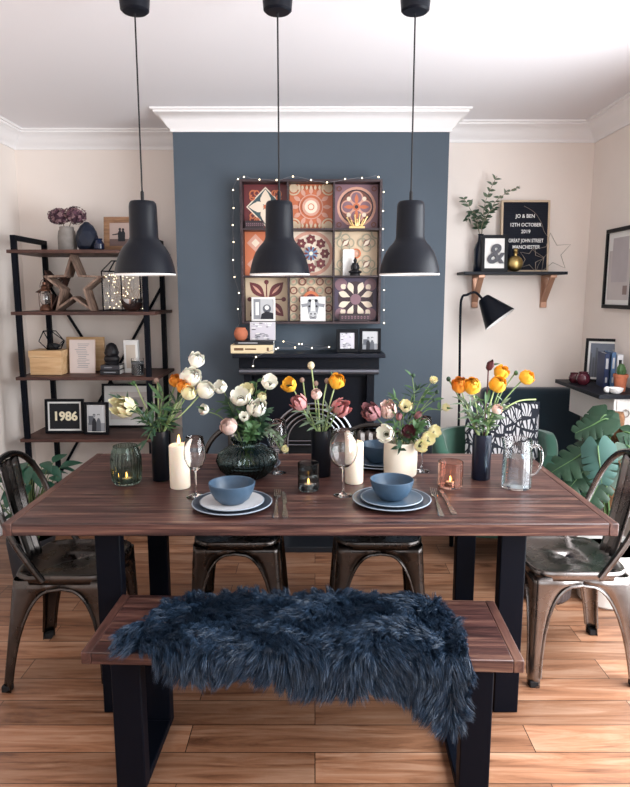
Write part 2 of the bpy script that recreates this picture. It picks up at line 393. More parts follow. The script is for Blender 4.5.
# opening is built round the arch: jambs and spandrels
m_cast=mat('cast_iron','060a14',.5,0,.2,bump=.1,bscale=80)
acx,acz,AR=-.012,.585,.245
mb=MB(); mb.box(mx0+.03,mx1-.03,3.72,3.90,1.045,1.118); mb.build('frieze',m_cast,t,bevel=.003)
mb=MB(); mb.tube([(mx0+.035,3.705,1.035),(mx1-.035,3.705,1.035)],.018,14); mb.build('rail_moulding',g('rail_metal','6f7078',.35,.8),t)
def archplate(mb,x0,x1,ztop,R0,cx,cz,y0,y1,n=24):
    """plate with an arched opening: outer rectangle to inner arch, front at y0"""
    inner=[(cx-R0,0)]+[(cx-R0*cos(PI*i/n),cz+R0*sin(PI*i/n)) for i in range(n+1)]+[(cx+R0,0)]
    outer=[]
    for (x,z) in inner:
        if z<=0: outer.append((x0 if x<cx else x1,0)); continue
        dx,dz=x-cx,z-cz
        k=1e9
        if dx<-1e-6: k=min(k,(x0-cx)/dx)
        if dx>1e-6: k=min(k,(x1-cx)/dx)
        if dz>1e-6: k=min(k,(ztop-cz)/dz)
        outer.append((cx+dx*k,cz+dz*k))
    # make corners exact
    vs=[];N=len(inner)
    for (x,z) in inner: vs.append((x,y0,z))
    for (x,z) in outer: vs.append((x,y0,z))
    for (x,z) in inner: vs.append((x,y1,z))
    fs=[(i,i+1,N+i+1,N+i) for i in range(N-1)]+[(i,2*N+i,2*N+i+1,i+1) for i in range(N-1)]
    mb.add(vs,fs)
mb=MB(); archplate(mb,mx0+.1,mx1-.1,1.03,AR,acx,acz,3.79,3.90)
mb.box(mx0+.055,mx0+.1,3.74,3.90,0,1.03); mb.box(mx1-.1,mx1-.055,3.74,3.90,0,1.03); mb.box(mx0+.1,mx1-.1,3.75,3.795,1.0,1.03)
mb.build('surround',m_cast,t,bevel=.003)
m_band=mat('polished_iron','74767c',.22,1)
for k,(r_,d) in enumerate(((.245,.012),(.212,.009),(.182,.008),(.155,.006))):
    mb=MB(); pts=[(acx-r_,3.785+k*.014,.04)]+[(acx-r_*cos(PI*i/24),3.785+k*.014,acz+r_*sin(PI*i/24)) for i in range(25)]+[(acx+r_,3.785+k*.014,.04)]
    mb.tube(pts,d,8); mb.build('arch_band',m_band,t)
mb=MB(); mb.box(acx-.24,acx+.24,3.872,3.895,.0,.83); mb.build('firebox_back',g('soot','0a0b0e',.95),t)
mb=MB()
for z in (.30,.35,.40): mb.tube([(acx-.14,3.83,z),(acx+.14,3.83,z)],.006,8)
for z in (.565,.59): mb.tube([(acx-.15,3.835,z),(acx+.15,3.835,z)],.005,8)
for i in range(9): mb.tube([(acx-.12+i*.03,3.83,.22),(acx-.12+i*.03,3.83,.41)],.004,6)
mb.build('grate',m_band,t)
mb=MB(); mb.box(mx0-.02,mx1+.02,3.52,3.745,0,.035); mb.build('hearth',g('slate_hearth','191d24',.5),t,bevel=.004)

# ================================================================ DINING TABLE
TX0,TX1,TY0,TY1,TZ=-1.015,.985,1.98,2.90,.75
t=thing('dining_table','large dark walnut dining table with black steel frame legs','table',(-.015,2.44,0))
hx,hy=1.0,.46
mb=MB(); mb.box(-hx+.03,hx-.03,-hy+.002,hy-.002,TZ-.042,TZ); mb.build('tabletop',m_table,t,bevel=.003)
for s in (-1,1):
    mb=MB(); mb.box(min(s*hx,s*(hx-.03)),max(s*hx,s*(hx-.03)),-hy,hy,TZ-.042,TZ+.0004); mb.build('end_strip',m_tend,t,bevel=.003)
def steel_frame(par,x0,x1,yf,yb,ztop,ph):
    mb=MB(); mb.box(x0,x1,yf,yf+ph,0,ztop); mb.box(x0,x1,yb-ph,yb,0,ztop); mb.box(x0,x1,yf+ph,yb-ph,0,.03); mb.box(x0,x1,yf+ph,yb-ph,ztop-.03,ztop)
    o=mb.build('leg_frame',m_iron,par,bevel=.004); return o
for s in (-1,1):
    o=steel_frame(t,min(s*.655,s*.742),max(s*.655,s*.742),2.09-2.44,2.80-2.44,TZ-.042,.05)
    mb=MB()
    for y in (-.33,.34): mb.ball((s*.735,y,.004),.012,10,0,(1,1,.4))
    mb.build('levelling_foot',g('foot_metal','b5aea6',.4,.8),t)

# ================================================================ BENCH
t=thing('bench','walnut bench with black steel legs in front of the table','bench',(-.037,1.873,0),R(-2.0))
bx,by,bz=.637,.18,.46
mb=MB(); mb.box(-bx+.03,bx-.03,-by,by,bz-.038,bz); mb.build('bench_seat',m_table,t,bevel=.003)
for s in (-1,1):
    mb=MB(); mb.box(min(s*bx,s*(bx-.03)),max(s*bx,s*(bx-.03)),-by-.0005,by+.0005,bz-.038,bz+.0004); mb.build('end_strip',m_tend,t,bevel=.003)
    steel_frame(t,min(s*.468,s*.557),max(s*.468,s*.557),-by+.012,by-.008,bz-.038,.05)

# ================================================================ METAL CHAIRS
def make_chair(label,mt):
    t=thing('metal_chair',label,'chair')
    # seat: rounded square dished sheet with a folded rim
    mb=MB(); H=.184; n=40; rings=[(1.0,-.03),(1.0,-.004),(.985,.002),(.95,.003),(.90,-.002),(.8,-.006),(.5,-.009),(.0,-.010)]
    def rsq(a,k,p=5.5):
        c,s_=cos(a),sin(a); rr=(abs(c)**p+abs(s_)**p)**(-1/p); return (k*rr*c,k*rr*s_)
    vs=[];fs=[]
    for (k,z) in rings:
        for j in range(n):
            x,y=rsq(2*PI*(j+.5)/n,H*max(k,.001)); vs.append((x,y,.452+z))
    for i in range(len(rings)-1):
        for j in range(n): fs.append((i*n+j,i*n+(j+1)%n,(i+1)*n+(j+1)%n,(i+1)*n+j))
    mb.add(vs,fs); mb.build('seat',mt,t,solid=.002)
    # legs: each a folded corner sheet flowing into half of the arch on both sides
    for sx,sy in ((-1,-1),(1,-1),(1,1),(-1,1)):
        mb=MB(); zs=[0,.04,.1,.16,.22,.28,.32,.345,.365,.38,.39,.398,.404,.435]
        top=.180; fx=.205; fy=.185 if sy<0 else .235
        rows=[]
        for z in zs:
            q=1-z/.435
            ex=top+(fx-top)*q; ey=top+(fy-top)*q
            if z<.404: rr=(1-(z/.404)**2.7)**(1/2.7)
            else: rr=0
            ix=max((ex-.036)*rr,0) if z>0 else ex-.036
            ftx=ex-.036-.02*min(z/.3,1)
            ix=min(ix,ex-.03); iy=max(((ey-.036)*rr),0); iy=min(iy,ey-.03)
            c=.022+.004*(z/.43)
            row=[]
            for u in (0,.5,1): row.append((ix+(ex-c-ix)*u,ey))
            for a in (30,60): row.append((ex-c+c*sin(R(a)),ey-c+c*cos(R(a))))
            for u in (0,.5,1): row.append((ex,(ey-c)+(iy-(ey-c))*u))
            rows.append([(sx*x,sy*y,z) for x,y in row])
        k=len(rows[0]); vs=[p for r_ in rows for p in r_]
        fs=[(i*k+j,i*k+j+1,(i+1)*k+j+1,(i+1)*k+j) for i in range(len(rows)-1) for j in range(k-1)]
        mb.add(vs,fs)
        # rolled bead along the arch edge
        mb.tube([r_[0] for r_ in rows[1:-1]],.0045,6); mb.tube([r_[-1] for r_ in rows[1:-1]],.0045,6)
        lg=mb.build('leg',mt,t,solid=.003)
        mb=MB(); x,y=sx*(fx-.016),sy*(fy-.016)
        mb.box(x-.017,x+.017,y-.017,y+.017,.0,.026); mb.build('rubber_foot',m_rubber,lg,bevel=.004)
    # back hoop and splat
    mb=MB(); pts=[]
    ctrl=[(.186,.06,.435),(.19,.10,.50),(.195,.145,.58),(.197,.175,.65),(.19,.2,.72),(.165,.222,.785),(.12,.24,.835),(.06,.25,.86),(0,.253,.866)]
    pts=[Vector(p) for p in ctrl]+[Vector((-p[0],p[1],p[2])) for p in ctrl[:-1]][::-1]
    mb.tube(smooth(pts,3),.0125,10); bk=mb.build('back_hoop',mt,t)
    mb=MB()
    def f(u,v):
        x=(u-.5)*2; w=.062+.018*v; z=.445+.405*v; y=.17+.083*v**.8-.02*(1-abs(x)**2)*0
        y+= .012*(x*x)*(-1)+.004*cos(x*PI*4)
        return (x*w,y,z)
    mb.grid(f,16,10); mb.build('back_splat',mt,t,solid=.003)
    return t
def smooth(pts,k):
    pts=[Vector(p) for p in pts]
    out=[]; n=len(pts)
    for i in range(n-1):
        p0=pts[max(i-1,0)];p1=pts[i];p2=pts[i+1];p3=pts[min(i+2,n-1)]
        for j in range(k):
            s_=j/k
            out.append(.5*((2*p1)+(-p0+p2)*s_+(2*p0-5*p1+4*p2-p3)*s_*s_+(-p0+3*p1-3*p2+p3)*s_**3))
    out.append(pts[-1]); return out
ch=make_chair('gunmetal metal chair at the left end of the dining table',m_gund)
ch.location=(-.945,2.41,0); ch.rotation_euler=(0,0,R(90))
c2=make_chair('gunmetal metal chair at the right end of the dining table',m_gun_lit); c2.location=(1.005,2.44,0); c2.rotation_euler=(0,0,R(-90))
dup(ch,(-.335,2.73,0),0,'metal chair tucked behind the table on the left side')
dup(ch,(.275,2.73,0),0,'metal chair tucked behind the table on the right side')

# ================================================================ PENDANTS
def pendant(label,pxc):
    Y=2.30; p=PY(pxc,275,Y); z0=p.z
    t=thing('pendant_lamp',label,'lamp',(p.x,Y,z0),group=None)
    prof=[(r_*(.92 if z<.13 else .97),z*.9) for r_,z in [(.1135,0),(.1155,.004),(.113,.016),(.108,.04),(.101,.064),(.091,.088),(.078,.108),(.064,.123),(.054,.134),(.051,.145),(.050,.2),(.0488,.258),(.047,.272),(.042,.279),(.008,.282)]]
    mb=MB(); mb.lathe(prof,n=56,close=True); mb.build('lamp_shade',m_shade,t)
    mb=MB(); mb.lathe([(r_-.0022,z) for r_,z in prof[:-3]]+[(.02,.235)],n=56,close=True)
    mb.lathe([(.1063,.004),(.1052,-.001),(.1035,.0)],n=56,close=True); mb.build('inner_reflector',m_inner,t)
    mb=MB(); mb.ball((0,0,.10),.03,16,0,(1,1,1.15)); mb.lathe([(.014,.13),(.014,.17)],n=16); mb.build('bulb',g('frosted_bulb','f4efe6',.4),t)
    mb=MB(); mb.lathe([(.006,.253),(.006,.281),(.004,.286)],n=12); mb.build('cord_grip',m_cord,t)
    h=ZC-z0
    mb=MB(); mb.tube([(0,0,.25),(0,0,h-.09)],.0028,8); mb.build('cord',m_cord,t)
    mb=MB(); mb.lathe([(.008,h-.112),(.04,h-.11),(.047,h-.104),(.052,h-.05),(.056,h)],n=32); mb.build('ceiling_cup',m_shade,t)
pendant('leftmost of three matt black metal pendant lamps',145.5)
pendant('middle one of three matt black metal pendant lamps',279.8)
pendant('rightmost of three matt black metal pendant lamps',409.3)

# ================================================================ SHEEPSKIN ON THE BENCH
def interp(x,tab):
    if x<=tab[0][0]: return tab[0][1]
    for (a,b),(c,d) in zip(tab,tab[1:]):
        if x<=c: 
            s_=(x-a)/(c-a); s_=s_*s_*(3-2*s_); return b+(d-b)*s_
    return tab[-1][1]
HANG=[(-.56,0),(-.49,0.005),(-.43,.04),(-.34,.068),(-.21,.058),(-.125,.07),(-.015,.105),(.095,.10),(.18,.095),(.255,.115),(.325,.17),(.375,.21),(.41,.19),(.435,.06)]
BACK=[(-.575,.02),(-.54,.10),(-.48,.24),(-.40,.31),(-.2,.335),(.1,.34),(.3,.335),(.38,.31),(.42,.25),(.435,.15)]
def skin(u,v):
    """u across the bench, v 0 back edge .. 1 front hem -> position in bench-parallel space"""
    x=-.575+1.01*u
    back=interp(x,BACK); hang=interp(x,HANG)
    yf=1.873-.18-.0349*x; total=back+hang; s_=total*v
    zt=.476
    if s_<back:
        y=yf+back-s_; z=zt
        if y>yf+.33: z-=0
    else:
        y=yf-.006; z=zt-(s_-back)
    # rounded fold at the front edge
    dd=s_-back; r_=.02
    if abs(dd)<r_:
        q=(dd+r_)/(2*r_); y=yf-.006+ (r_+.006)*(1-q)**2; z=zt-r_*q*q
    z+=.006*sin(x*23+v*5)*(1 if s_<back else .3)+.004+(.012*sin(PI*min(s_/max(back,.01),1)) if s_<back else 0)
    y-=(.012*(.5+.5*sin(x*17+1)) if s_>back else 0)
    return Vector((x-.0,y,z))
mb=MB(); mb.grid(lambda u,v:skin(u,v),70,30)
rng=np.random.default_rng(5)
V=[];F=[]
base_v=len(mb.v)
def frame(u,v):
    e=.004; p=skin(u,v); du=skin(min(u+e,1),v)-skin(max(u-e,0),v); dv=skin(u,min(v+e,1))-skin(u,max(v-e,0))
    n_=dv.cross(du)
    if n_.length<1e-9: n_=Vector((0,-.3,1))
    n_.normalize()
    if n_.z<-.2 or (n_.z<.3 and n_.y>0): n_=-n_
    return p,n_,du.normalized(),(dv.normalized() if dv.length>1e-9 else Vector((0,-1,0)))
NCL=4200
allv=np.zeros((NCL*26*7,3)); fcs=[]; vi=0
for c in range(NCL):
    u=rng.random(); v=rng.random()**.9
    x=-.575+1.01*u
    if rng.random()>(interp(x,BACK)+interp(x,HANG))/.5+.1: continue
    p0,n0,du,dv=frame(u,v)
    sw=noise.noise(Vector((x*7,v*5,1.3)))*2.6; sw2=noise.noise(Vector((x*16,v*9,7.3)))*1.3
    side=du*sin(sw+sw2)+dv*(.55+.45*cos(sw))
    # edges comb outwards
    if u<.06: side+=-du*1.2
    if u>.95: side+=du*.9
    if v<.06: side+=-dv*1.0
    lift=.55+.5*rng.random()
    if v<.08: lift*=.75
    cdir=(n0*lift+side*.85+Vector((0,0,-.15))).normalized()
    L0=(.038+.02*rng.random())*(.72 if v<.1 else 1)
    tip=p0+cdir*L0; tip.z-=.012*(1-abs(n0.z)*.4)
    for k in range(26):
        a=rng.random()*2*PI; rr=.0115*sqrt(rng.random())
        pr=p0+du*rr*cos(a)+dv*rr*sin(a)
        tp=tip+Vector(tuple(rng.normal(0,.0036,3)))+(pr-p0)*.35
        tp=pr+(tp-pr)*(.75+.35*rng.random())
        mid=pr*.5+tp*.5+n0*.008+Vector(tuple(rng.normal(0,.0015,3)))
        w_=(tp-pr).cross(Vector((rng.normal(),rng.normal(),rng.normal())))
        if w_.length<1e-7: continue
        w_.normalize(); wd=.0008
        q1=pr*.42+mid*.46+tp*.12
        P=[pr-w_*wd,pr+w_*wd,mid-w_*wd*.9,mid+w_*wd*.9,tp]
        b=base_v+vi
        for q in P: allv[vi]=q; vi+=1
        fcs.append((b,b+1,b+3,b+2)); fcs.append((b+2,b+3,b+4))
m_fur=mat('navy_wool','1f3247',.45,0,.5,var=.3,vscale=35)
mb.v+= [Vector(q) for q in allv[:vi]]; mb.f+=fcs; mb.m+=[0]*len(fcs)
o=mb.build('sheepskin_throw',m_fur); tag(o,'dark navy sheepskin draped over the bench and hanging off its front','sheepskin')
# ================================================================ drawing helpers for flat printed things
class Art:
    """flat shapes on the x/z plane facing -y, each layer a hair in front of the last"""
    def __init__(s,k=.00025): s.mb=MB(); s.y=0; s.k=k; s.mats=[]
    def mi(s,m):
        if m not in s.mats: s.mats.append(m)
        s.y-=s.k; return s.mats.index(m)
    def poly(s,pts,m): i=s.mi(m); s.mb.add([(x,s.y,z) for x,z in pts],[tuple(range(len(pts)))],i)
    def rect(s,x0,x1,z0,z1,m): s.poly([(x0,z0),(x1,z0),(x1,z1),(x0,z1)],m)
    def disc(s,cx,cz,r,m,n=24,sq=1): s.poly([(cx+r*cos(2*PI*j/n),cz+r*sq*sin(2*PI*j/n)) for j in range(n)],m)
    def ring(s,cx,cz,r,w,m,n=28,a0=0,a1=360):
        i=s.mi(m); vs=[]; 
        for j in range(n+1):
            a=R(a0+(a1-a0)*j/n); vs+=[(cx+(r-w/2)*cos(a),s.y,cz+(r-w/2)*sin(a)),(cx+(r+w/2)*cos(a),s.y,cz+(r+w/2)*sin(a))]
        s.mb.add(vs,[(2*j,2*j+1,2*j+3,2*j+2) for j in range(n)],i)
    def petal(s,cx,cz,a,l0,l1,w,m,p=1.0):
        a=R(a); pts=[];n=9
        for j in range(n+1):
            q=j/n; pts.append((l0+(l1-l0)*q, w*sin(PI*q**p)))
        pts+= [(x,-y) for x,y in pts[1:-1][::-1]]
        s.poly([(cx+x*cos(a)-y*sin(a),cz+x*sin(a)+y*cos(a)) for x,y in pts],m)
    def diamond(s,cx,cz,r,m,w=None):
        w=w or r; s.poly([(cx-w,cz),(cx,cz-r),(cx+w,cz),(cx,cz+r)],m)
    def line(s,x0,z0,x1,z1,w,m):
        d=Vector((x1-x0,z1-z0)); d.normalize(); nx,nz=-d.y*w/2,d.x*w/2
        s.poly([(x0+nx,z0+nz),(x0-nx,z0-nz),(x1-nx,z1-nz),(x1+nx,z1+nz)],m)
    def build(s,name,parent,loc=None,sc_=1): 
        if sc_!=1: s.mb.v=[Vector((p.x*sc_,p.y,p.z*sc_)) for p in s.mb.v]
        return s.mb.build(name,s.mats,parent,flat=True,loc=loc)
def frame(name,label,w,h,loc,rz=0,tilt=0,fm=None,fw=.015,depth=.018,mount=0,draw=None,bg=None,cat='picture frame',group=None):
    """loc = centre of the foot; the frame leans back by tilt"""
    t=thing(name,label,cat,loc,rz,group); fm=fm or m_blackframe
    mb=MB(); T=Matrix.Rotation(-tilt,4,'X'); mb.T=T
    mb.box(-w/2,w/2,-depth/2,depth/2,0,fw); mb.box(-w/2,w/2,-depth/2,depth/2,h-fw,h)
    mb.box(-w/2,-w/2+fw,-depth/2,depth/2,fw,h-fw); mb.box(w/2-fw,w/2,-depth/2,depth/2,fw,h-fw)
    mb.box(-w/2+fw*.5,w/2-fw*.5,0,depth/2-.001,fw*.5,h-fw*.5)
    mb.build('frame_moulding',fm,t,bevel=.0015)
    if mount:
        a=Art(); a.y=-.0012; a.rect(-w/2+fw,w/2-fw,fw,h-fw,m_paper); a.mb.v=[T@p for p in a.mb.v]; a.build('mount',t)
    if draw:
        a=Art(); a.y=-.003; iw=w/2-fw-mount; ih=h/2-fw-mount
        a.rect(-iw,iw,h/2-ih,h/2+ih,bg or m_lgrey); draw(a,iw,ih,h/2); a.mb.v=[T@p for p in a.mb.v]; a.build('picture',t)
    return t
def d_photo(seed,dark=m_ink,mid=m_grey,people=2):
    def f(a,w,h,cz):
        r_=random.Random(seed)
        a.rect(-w,w,cz-h,cz-h*.35,mid)
        a.rect(-w*.9,-w*.3,cz-h*.5,cz+h*.2*r_.uniform(.3,1),g('mid_ink','5c5f66',.7))
        for k in range(people):
            x=(-.25+.5*k)*w if people>1 else .1*w
            a.poly([(x-w*.28,cz-h),(x-w*.24,cz-h*.25),(x-w*.1,cz+h*.02),(x+w*.1,cz+h*.02),(x+w*.24,cz-h*.25),(x+w*.28,cz-h)],dark if k==0 else g('mid_ink','5c5f66',.7))
            a.disc(x,cz+h*.2,w*.15,m_grey if k==0 else m_lgrey,14,1.25)
            a.ring(x,cz+h*.24,w*.13,w*.07,dark,12,10,170)
    return f

# ================================================================ WALL-MOUNTED TILE DISPLAY
CX0,CX1=PY(240.5,250,3.79).x,PY(381.5,250,3.79).x
CZ1=PY(310,179,3.79).z; CZ0=PY(310,324,3.79).z
t=thing('tile_display_cabinet','dark nine-cell wall cabinet lined with patterned tiles on the chimney breast','display cabinet',((CX0+CX1)/2,3.90,CZ0))
hw=(CX1-CX0)/2; hh=CZ1-CZ0; th=.014
m_cab=wood('dark_cabinet_wood',[(.3,'1d1517'),(.5,'32252a'),(.75,'4a393c')],0,2,0,.5,.3,4)
mb=MB(); mb.box(-hw,hw,-.012,0,0,hh)
mb.box(-hw,-hw+th,-.11,-.012,0,hh); mb.box(hw-th,hw,-.11,-.012,0,hh); mb.box(-hw+th,hw-th,-.11,-.012,0,th); mb.box(-hw+th,hw-th,-.11,-.012,hh-th,hh)
mb.build('carcass',m_cab,t,bevel=.0015)
cw=(2*hw-2*th-.02)/3; chh=(hh-2*th-.02)/3
mb=MB()
for k in (1,2): x=-hw+th+k*cw+(k-1)*.01; mb.box(x,x+.01,-.105,-.013,th,hh-th)
mb.build('divider',m_cab,t)
mb=MB()
for k in (1,2): z=th+k*chh+(k-1)*.01; mb.box(-hw+th,hw-th,-.104,-.0135,z,z+.01)
mb.build('inner_shelf',m_cab,t)
c_=lambda n,h: g('tile_'+n,h,.35)
TO=c_('orange','c8714c'); TT=c_('teal','3c5358'); TW=c_('cream','ead9c4'); TM=c_('maroon','6b2f33'); TB=c_('brown','7a4a3e'); TP=c_('pink','d4a08c'); TV=c_('violet','4d4256'); TG=c_('sage','a59f89'); TD=c_('dark','3a2930'); TBl=c_('blue','6c86a3'); TS=c_('sand','d3bc9e'); TMv=c_('mauve','85656f')
def tile1(a):
    a.rect(-1,1,-1,1,TM); a.diamond(0,0,.92,TW); a.diamond(0,0,.84,TT)
    for k in range(4): a.petal(0,0,90*k,.05,.8,.22,TW,.8); a.petal(0,0,90*k+28,.1,.5,.09,TW); a.petal(0,0,90*k-28,.1,.5,.09,TW)
    for k in range(4):
        A_=45+90*k; x,z=.78*cos(R(A_))*1.05,.78*sin(R(A_))*1.05
        a.ring(x,z,.16,.07,TO,16,A_-100,A_+160); a.ring(x*.72,z*1.08,.11,.06,TO,14,0,270); a.ring(x*1.08,z*.72,.11,.06,TO,14,90,360)
    a.disc(0,0,.1,TO)
def tile2(a):
    a.rect(-1,1,-1,1,TO)
    for k in range(12): a.petal(0,0,30*k,.55,.95,.1,TP)
    for sx in (-1,1):
        for sz in (-1,1):
            a.disc(sx*.82,sz*.85,.2,TS); a.ring(sx*.82,sz*.85,.3,.07,TS,16)
    a.ring(0,0,.55,.05,TP); a.disc(0,0,.42,TP); a.disc(0,0,.3,TW); a.ring(0,0,.14,.04,TO,12)
    for k in range(-4,5): a.petal(k*.2,-.98,90,0,.22,.06,TS); a.petal(k*.2,.98,-90,0,.22,.06,TS)
def tile3(a):
    a.rect(-1,1,-1,1,TMv); a.disc(0,0,.92,TP); a.disc(0,0,.8,TD); a.disc(0,0,.74,TB)
    for k in range(4): a.disc(.4*cos(R(90*k)),.4*sin(R(90*k)),.33,TP,20)
    for k in range(4): a.disc(.42*cos(R(90*k)),.42*sin(R(90*k)),.25,TMv,20); a.petal(0,0,90*k,.1,.6,.09,TO)
    for k in range(4): a.disc(.52*cos(R(45+90*k)),.52*sin(R(45+90*k)),.1,TW,12)
    a.disc(0,0,.17,TO,14); a.disc(0,0,.09,TD,12)
    for sx in (-1,1):
        for sz in (-1,1): a.ring(sx*.82,sz*.82,.1,.05,TB,12)
def tile4(a):
    a.rect(-1,1,-1,1,TO)
    for sx in (-1,1):
        for sz in (-1,1): a.diamond(sx*.5,sz*.5,.42,TP); a.diamond(sx*.5,sz*.5,.2,TW)
    a.diamond(0,0,.35,TD); a.diamond(0,0,.24,TW)
def tile5(a):
    a.rect(-1,1,-1,1,TW); a.ring(0,0,.98,.16,TP)
    for k in range(8):
        x,z=.66*cos(R(45*k)),.66*sin(R(45*k))
        for j in range(6): a.petal(x,z,60*j+22*k,.02,.25,.09,TM)
        a.disc(x,z,.05,TS,8)
    for k in range(8): a.petal(0,0,45*k+22,.05,.34,.1,TBl)
    for k in range(8): a.petal(0,0,45*k,.12,.38,.05,TM)
    a.disc(0,0,.09,TW,12)
def tile6(a):
    a.rect(-1,1,-1,1,TS)
    for sx in (-1,1):
        for sz in (-1,1):
            [a.ring(sx*.5+.2*cos(R(90*k)),sz*.5+.2*sin(R(90*k)),.2,.06,TG,16) for k in range(4)]; a.ring(sx*.5,sz*.5,.13,.05,TB,12); a.petal(sx*.5,sz*.5,45,-.2,.2,.08,TW); a.ring(sx,sz*.98,.28,.08,TG)
    a.ring(0,0,.2,.07,TO,16); a.disc(0,0,.11,TP,12)
def tile7(a):
    a.rect(-1,1,-1,1,TS)
    for k in range(4):
        a.petal(0,0,45+90*k,.15,1.15,.25,TM); a.petal(0,0,45+90*k,.35,.95,.06,TP); a.line(.1*cos(R(90*k)),.1*sin(R(90*k)),.75*cos(R(90*k)),.75*sin(R(90*k)),.05,TM); a.disc(.82*cos(R(90*k)),.82*sin(R(90*k)),.11,TM,12)
    a.disc(0,0,.14,TO,12)
def tile8(a):
    a.rect(-1,1,-1,1,TS)
    for i in range(-2,3):
        for j in range(-2,3):
            a.ring(i*.42,j*.42,.16,.06,TB if (i+j)%2 else TG,14); 
            a.petal(i*.42,j*.42,45,-.1,.1,.05,TP)
    a.disc(0,0,.4,TO,20); a.disc(0,0,.26,TM,16)
def tile9(a):
    a.rect(-1,1,-1,1,TV); a.disc(0,0,.86,TD)
    for k in range(8): a.petal(0,0,22.5+45*k,.26,.88,.15,TW,1.5)
    a.disc(0,0,.3,TD,8); a.disc(0,0,.26,TMv,16)
    for k in range(4):
        x,z=.95*cos(R(45+90*k))*1.05,.95*sin(R(45+90*k))*1.05
        a.disc(x,z,.3,TMv,16); a.petal(x*.9,z*.9,45+90*k,-.2,.1,.12,TW); a.petal(x*.9,z*.9,90*k+45+60,-.18,.1,.09,TW)
for k,f in enumerate((tile1,tile2,tile3,tile4,tile5,tile6,tile7,tile8,tile9)):
    a=Art(.0003); f(a); S=min(cw,chh)/2-.004
    r_,c=divmod(k,3)
    x=-hw+th+cw/2+c*(cw+.01); z=th+chh/2+(2-r_)*(chh+.01)
    sx=cw/2-.002; sz=chh/2-.002
    a.mb.v=[Vector((max(-sx,min(sx,p.x*S*1.0)),p.y,max(-sz,min(sz,p.z*S)))) for p in a.mb.v]
    a.mb.box(-sx,sx,0,.006,-sz,sz,0)
    a.build('tile',t,loc=(x,-.022,z))
cellx=lambda c:(CX0+CX1)/2-hw+th+cw/2+c*(cw+.01)
cellz=lambda r_:CZ0+(th if r_==2 else th+(2-r_)*(chh+.01))+.0005
# things standing in the cells
def d_abs(a,w,h,cz):
    a.rect(-w,w,cz-h,cz+h,m_lgrey); a.rect(-w,-w*.3,cz-h,cz+h,m_grey); a.rect(-w*.8,-w*.45,cz-h*.6,cz+h*.7,m_paper)
    a.disc(w*.35,cz+h*.05,w*.42,g('mid_ink','5c5f66',.7)); a.disc(w*.35,cz+h*.15,w*.22,m_paper,14); a.poly([(-w*.3,cz-h),(w,cz-h),(w,cz-h*.4),(w*.3,cz-h*.2),(-w*.2,cz-h*.5)],m_ink)
frame('picture_frame','small white-framed square photo in the bottom left cell of the tile cabinet',.142,.142,(PY(263.5,320,3.83).x,3.835,cellz(2)),0,R(3),m_paper,.012,.014,0,d_abs)
def cow(a,w,h,cz):
    a.rect(-w,w,cz-h,cz+h,m_paper)
    for s in (-1,1): a.poly([(s*w*.35,cz+h*.5),(s*w*.98,cz+h*.42),(s*w*.9,cz+h*.12),(s*w*.4,cz+h*.22)],m_grey)
    a.poly([(-w*.42,cz+h*.8),(w*.42,cz+h*.8),(w*.5,cz+h*.3),(w*.36,cz-h*.5),(w*.26,cz-h*.85),(-w*.26,cz-h*.85),(-w*.36,cz-h*.5),(-w*.5,cz+h*.3)],m_grey)
    a.poly([(-w*.14,cz+h*.75),(w*.14,cz+h*.75),(w*.2,cz-h*.2),(-w*.2,cz-h*.2)],m_paper)
    a.disc(0,cz-h*.45,w*.36,m_lgrey,18,.8)
    for s in (-1,1): a.disc(s*w*.3,cz+h*.22,w*.09,m_ink,12); a.disc(s*w*.16,cz-h*.42,w*.07,m_ink,10); a.petal(s*w*.25,cz+h*.55,90,0,h*.3,w*.12,m_ink)
    a.ring(0,cz-h*.5,w*.22,w*.05,m_ink,12,200,340)
frame('cow_print','white card with a drawn cow face in the bottom middle cell of the tile cabinet',.15,.145,(PY(313,320,3.83).x,3.835,cellz(2)),0,R(3),m_paper,.003,.006,0,cow,cat='print')
t=thing('blank_card','white rounded card behind the buddha statuette in the tile cabinet','card',(PY(348.5,275,3.85).x,3.852,cellz(1)))
mb=MB(); T=Matrix.Translation((0,.002,0))@Matrix.Rotation(R(90),4,'X')
w_,h_=.034,.152; rr=.008
po=[(-w_,0),(w_,0)]+[(w_-rr+rr*cos(R(a)),h_-rr+rr*sin(R(a))) for a in (0,30,60,90)]+[(-w_+rr+rr*cos(R(a)),h_-rr+rr*sin(R(a))) for a in (90,120,150,180)]
mb.prism(po,T,.004); mb.build('card_sheet',m_paper,t,flat=True)
bt=thing('buddha_statuette','small black seated buddha statuette in the tile cabinet','statuette',(PY(355,276,3.82).x,3.815,cellz(1)))
m_fig=mat('black_resin','0e0e14',.5)
mb=MB(); mb.lathe([(.0295,0),(.031,.006),(.027,.012)],n=20); mb.ball((0,0,.022),.03,16,0,(1,.75,.42)); mb.ball((-.02,-.006,.02),.016,12,0,(1.2,.8,.6)); mb.ball((.02,-.006,.02),.016,12,0,(1.2,.8,.6))
mb.ball((0,0,.048),.019,16,0,(1,.75,1.25)); mb.ball((0,0,.064),.02,14,0,(1,.65,.55)); mb.ball((-.019,-.002,.047),.008,10,0,(.9,1,2)); mb.ball((.019,-.002,.047),.008,10,0,(.9,1,2))
mb.tube([(0,0,.065),(0,0,.078)],.006,10); mb.ball((0,-.001,.085),.0115,16,0,(.9,1,1.15)); mb.ball((0,0,.098),.0055,10)
mb.build('figure',m_fig,bt)
t=thing('gold_ornament','small gold branched ornament in the top right cell of the tile cabinet','ornament',(PY(357,228,3.82).x,3.82,cellz(0)))
mb=MB(); mb.box(-.045,.045,-.012,.012,0,.012)
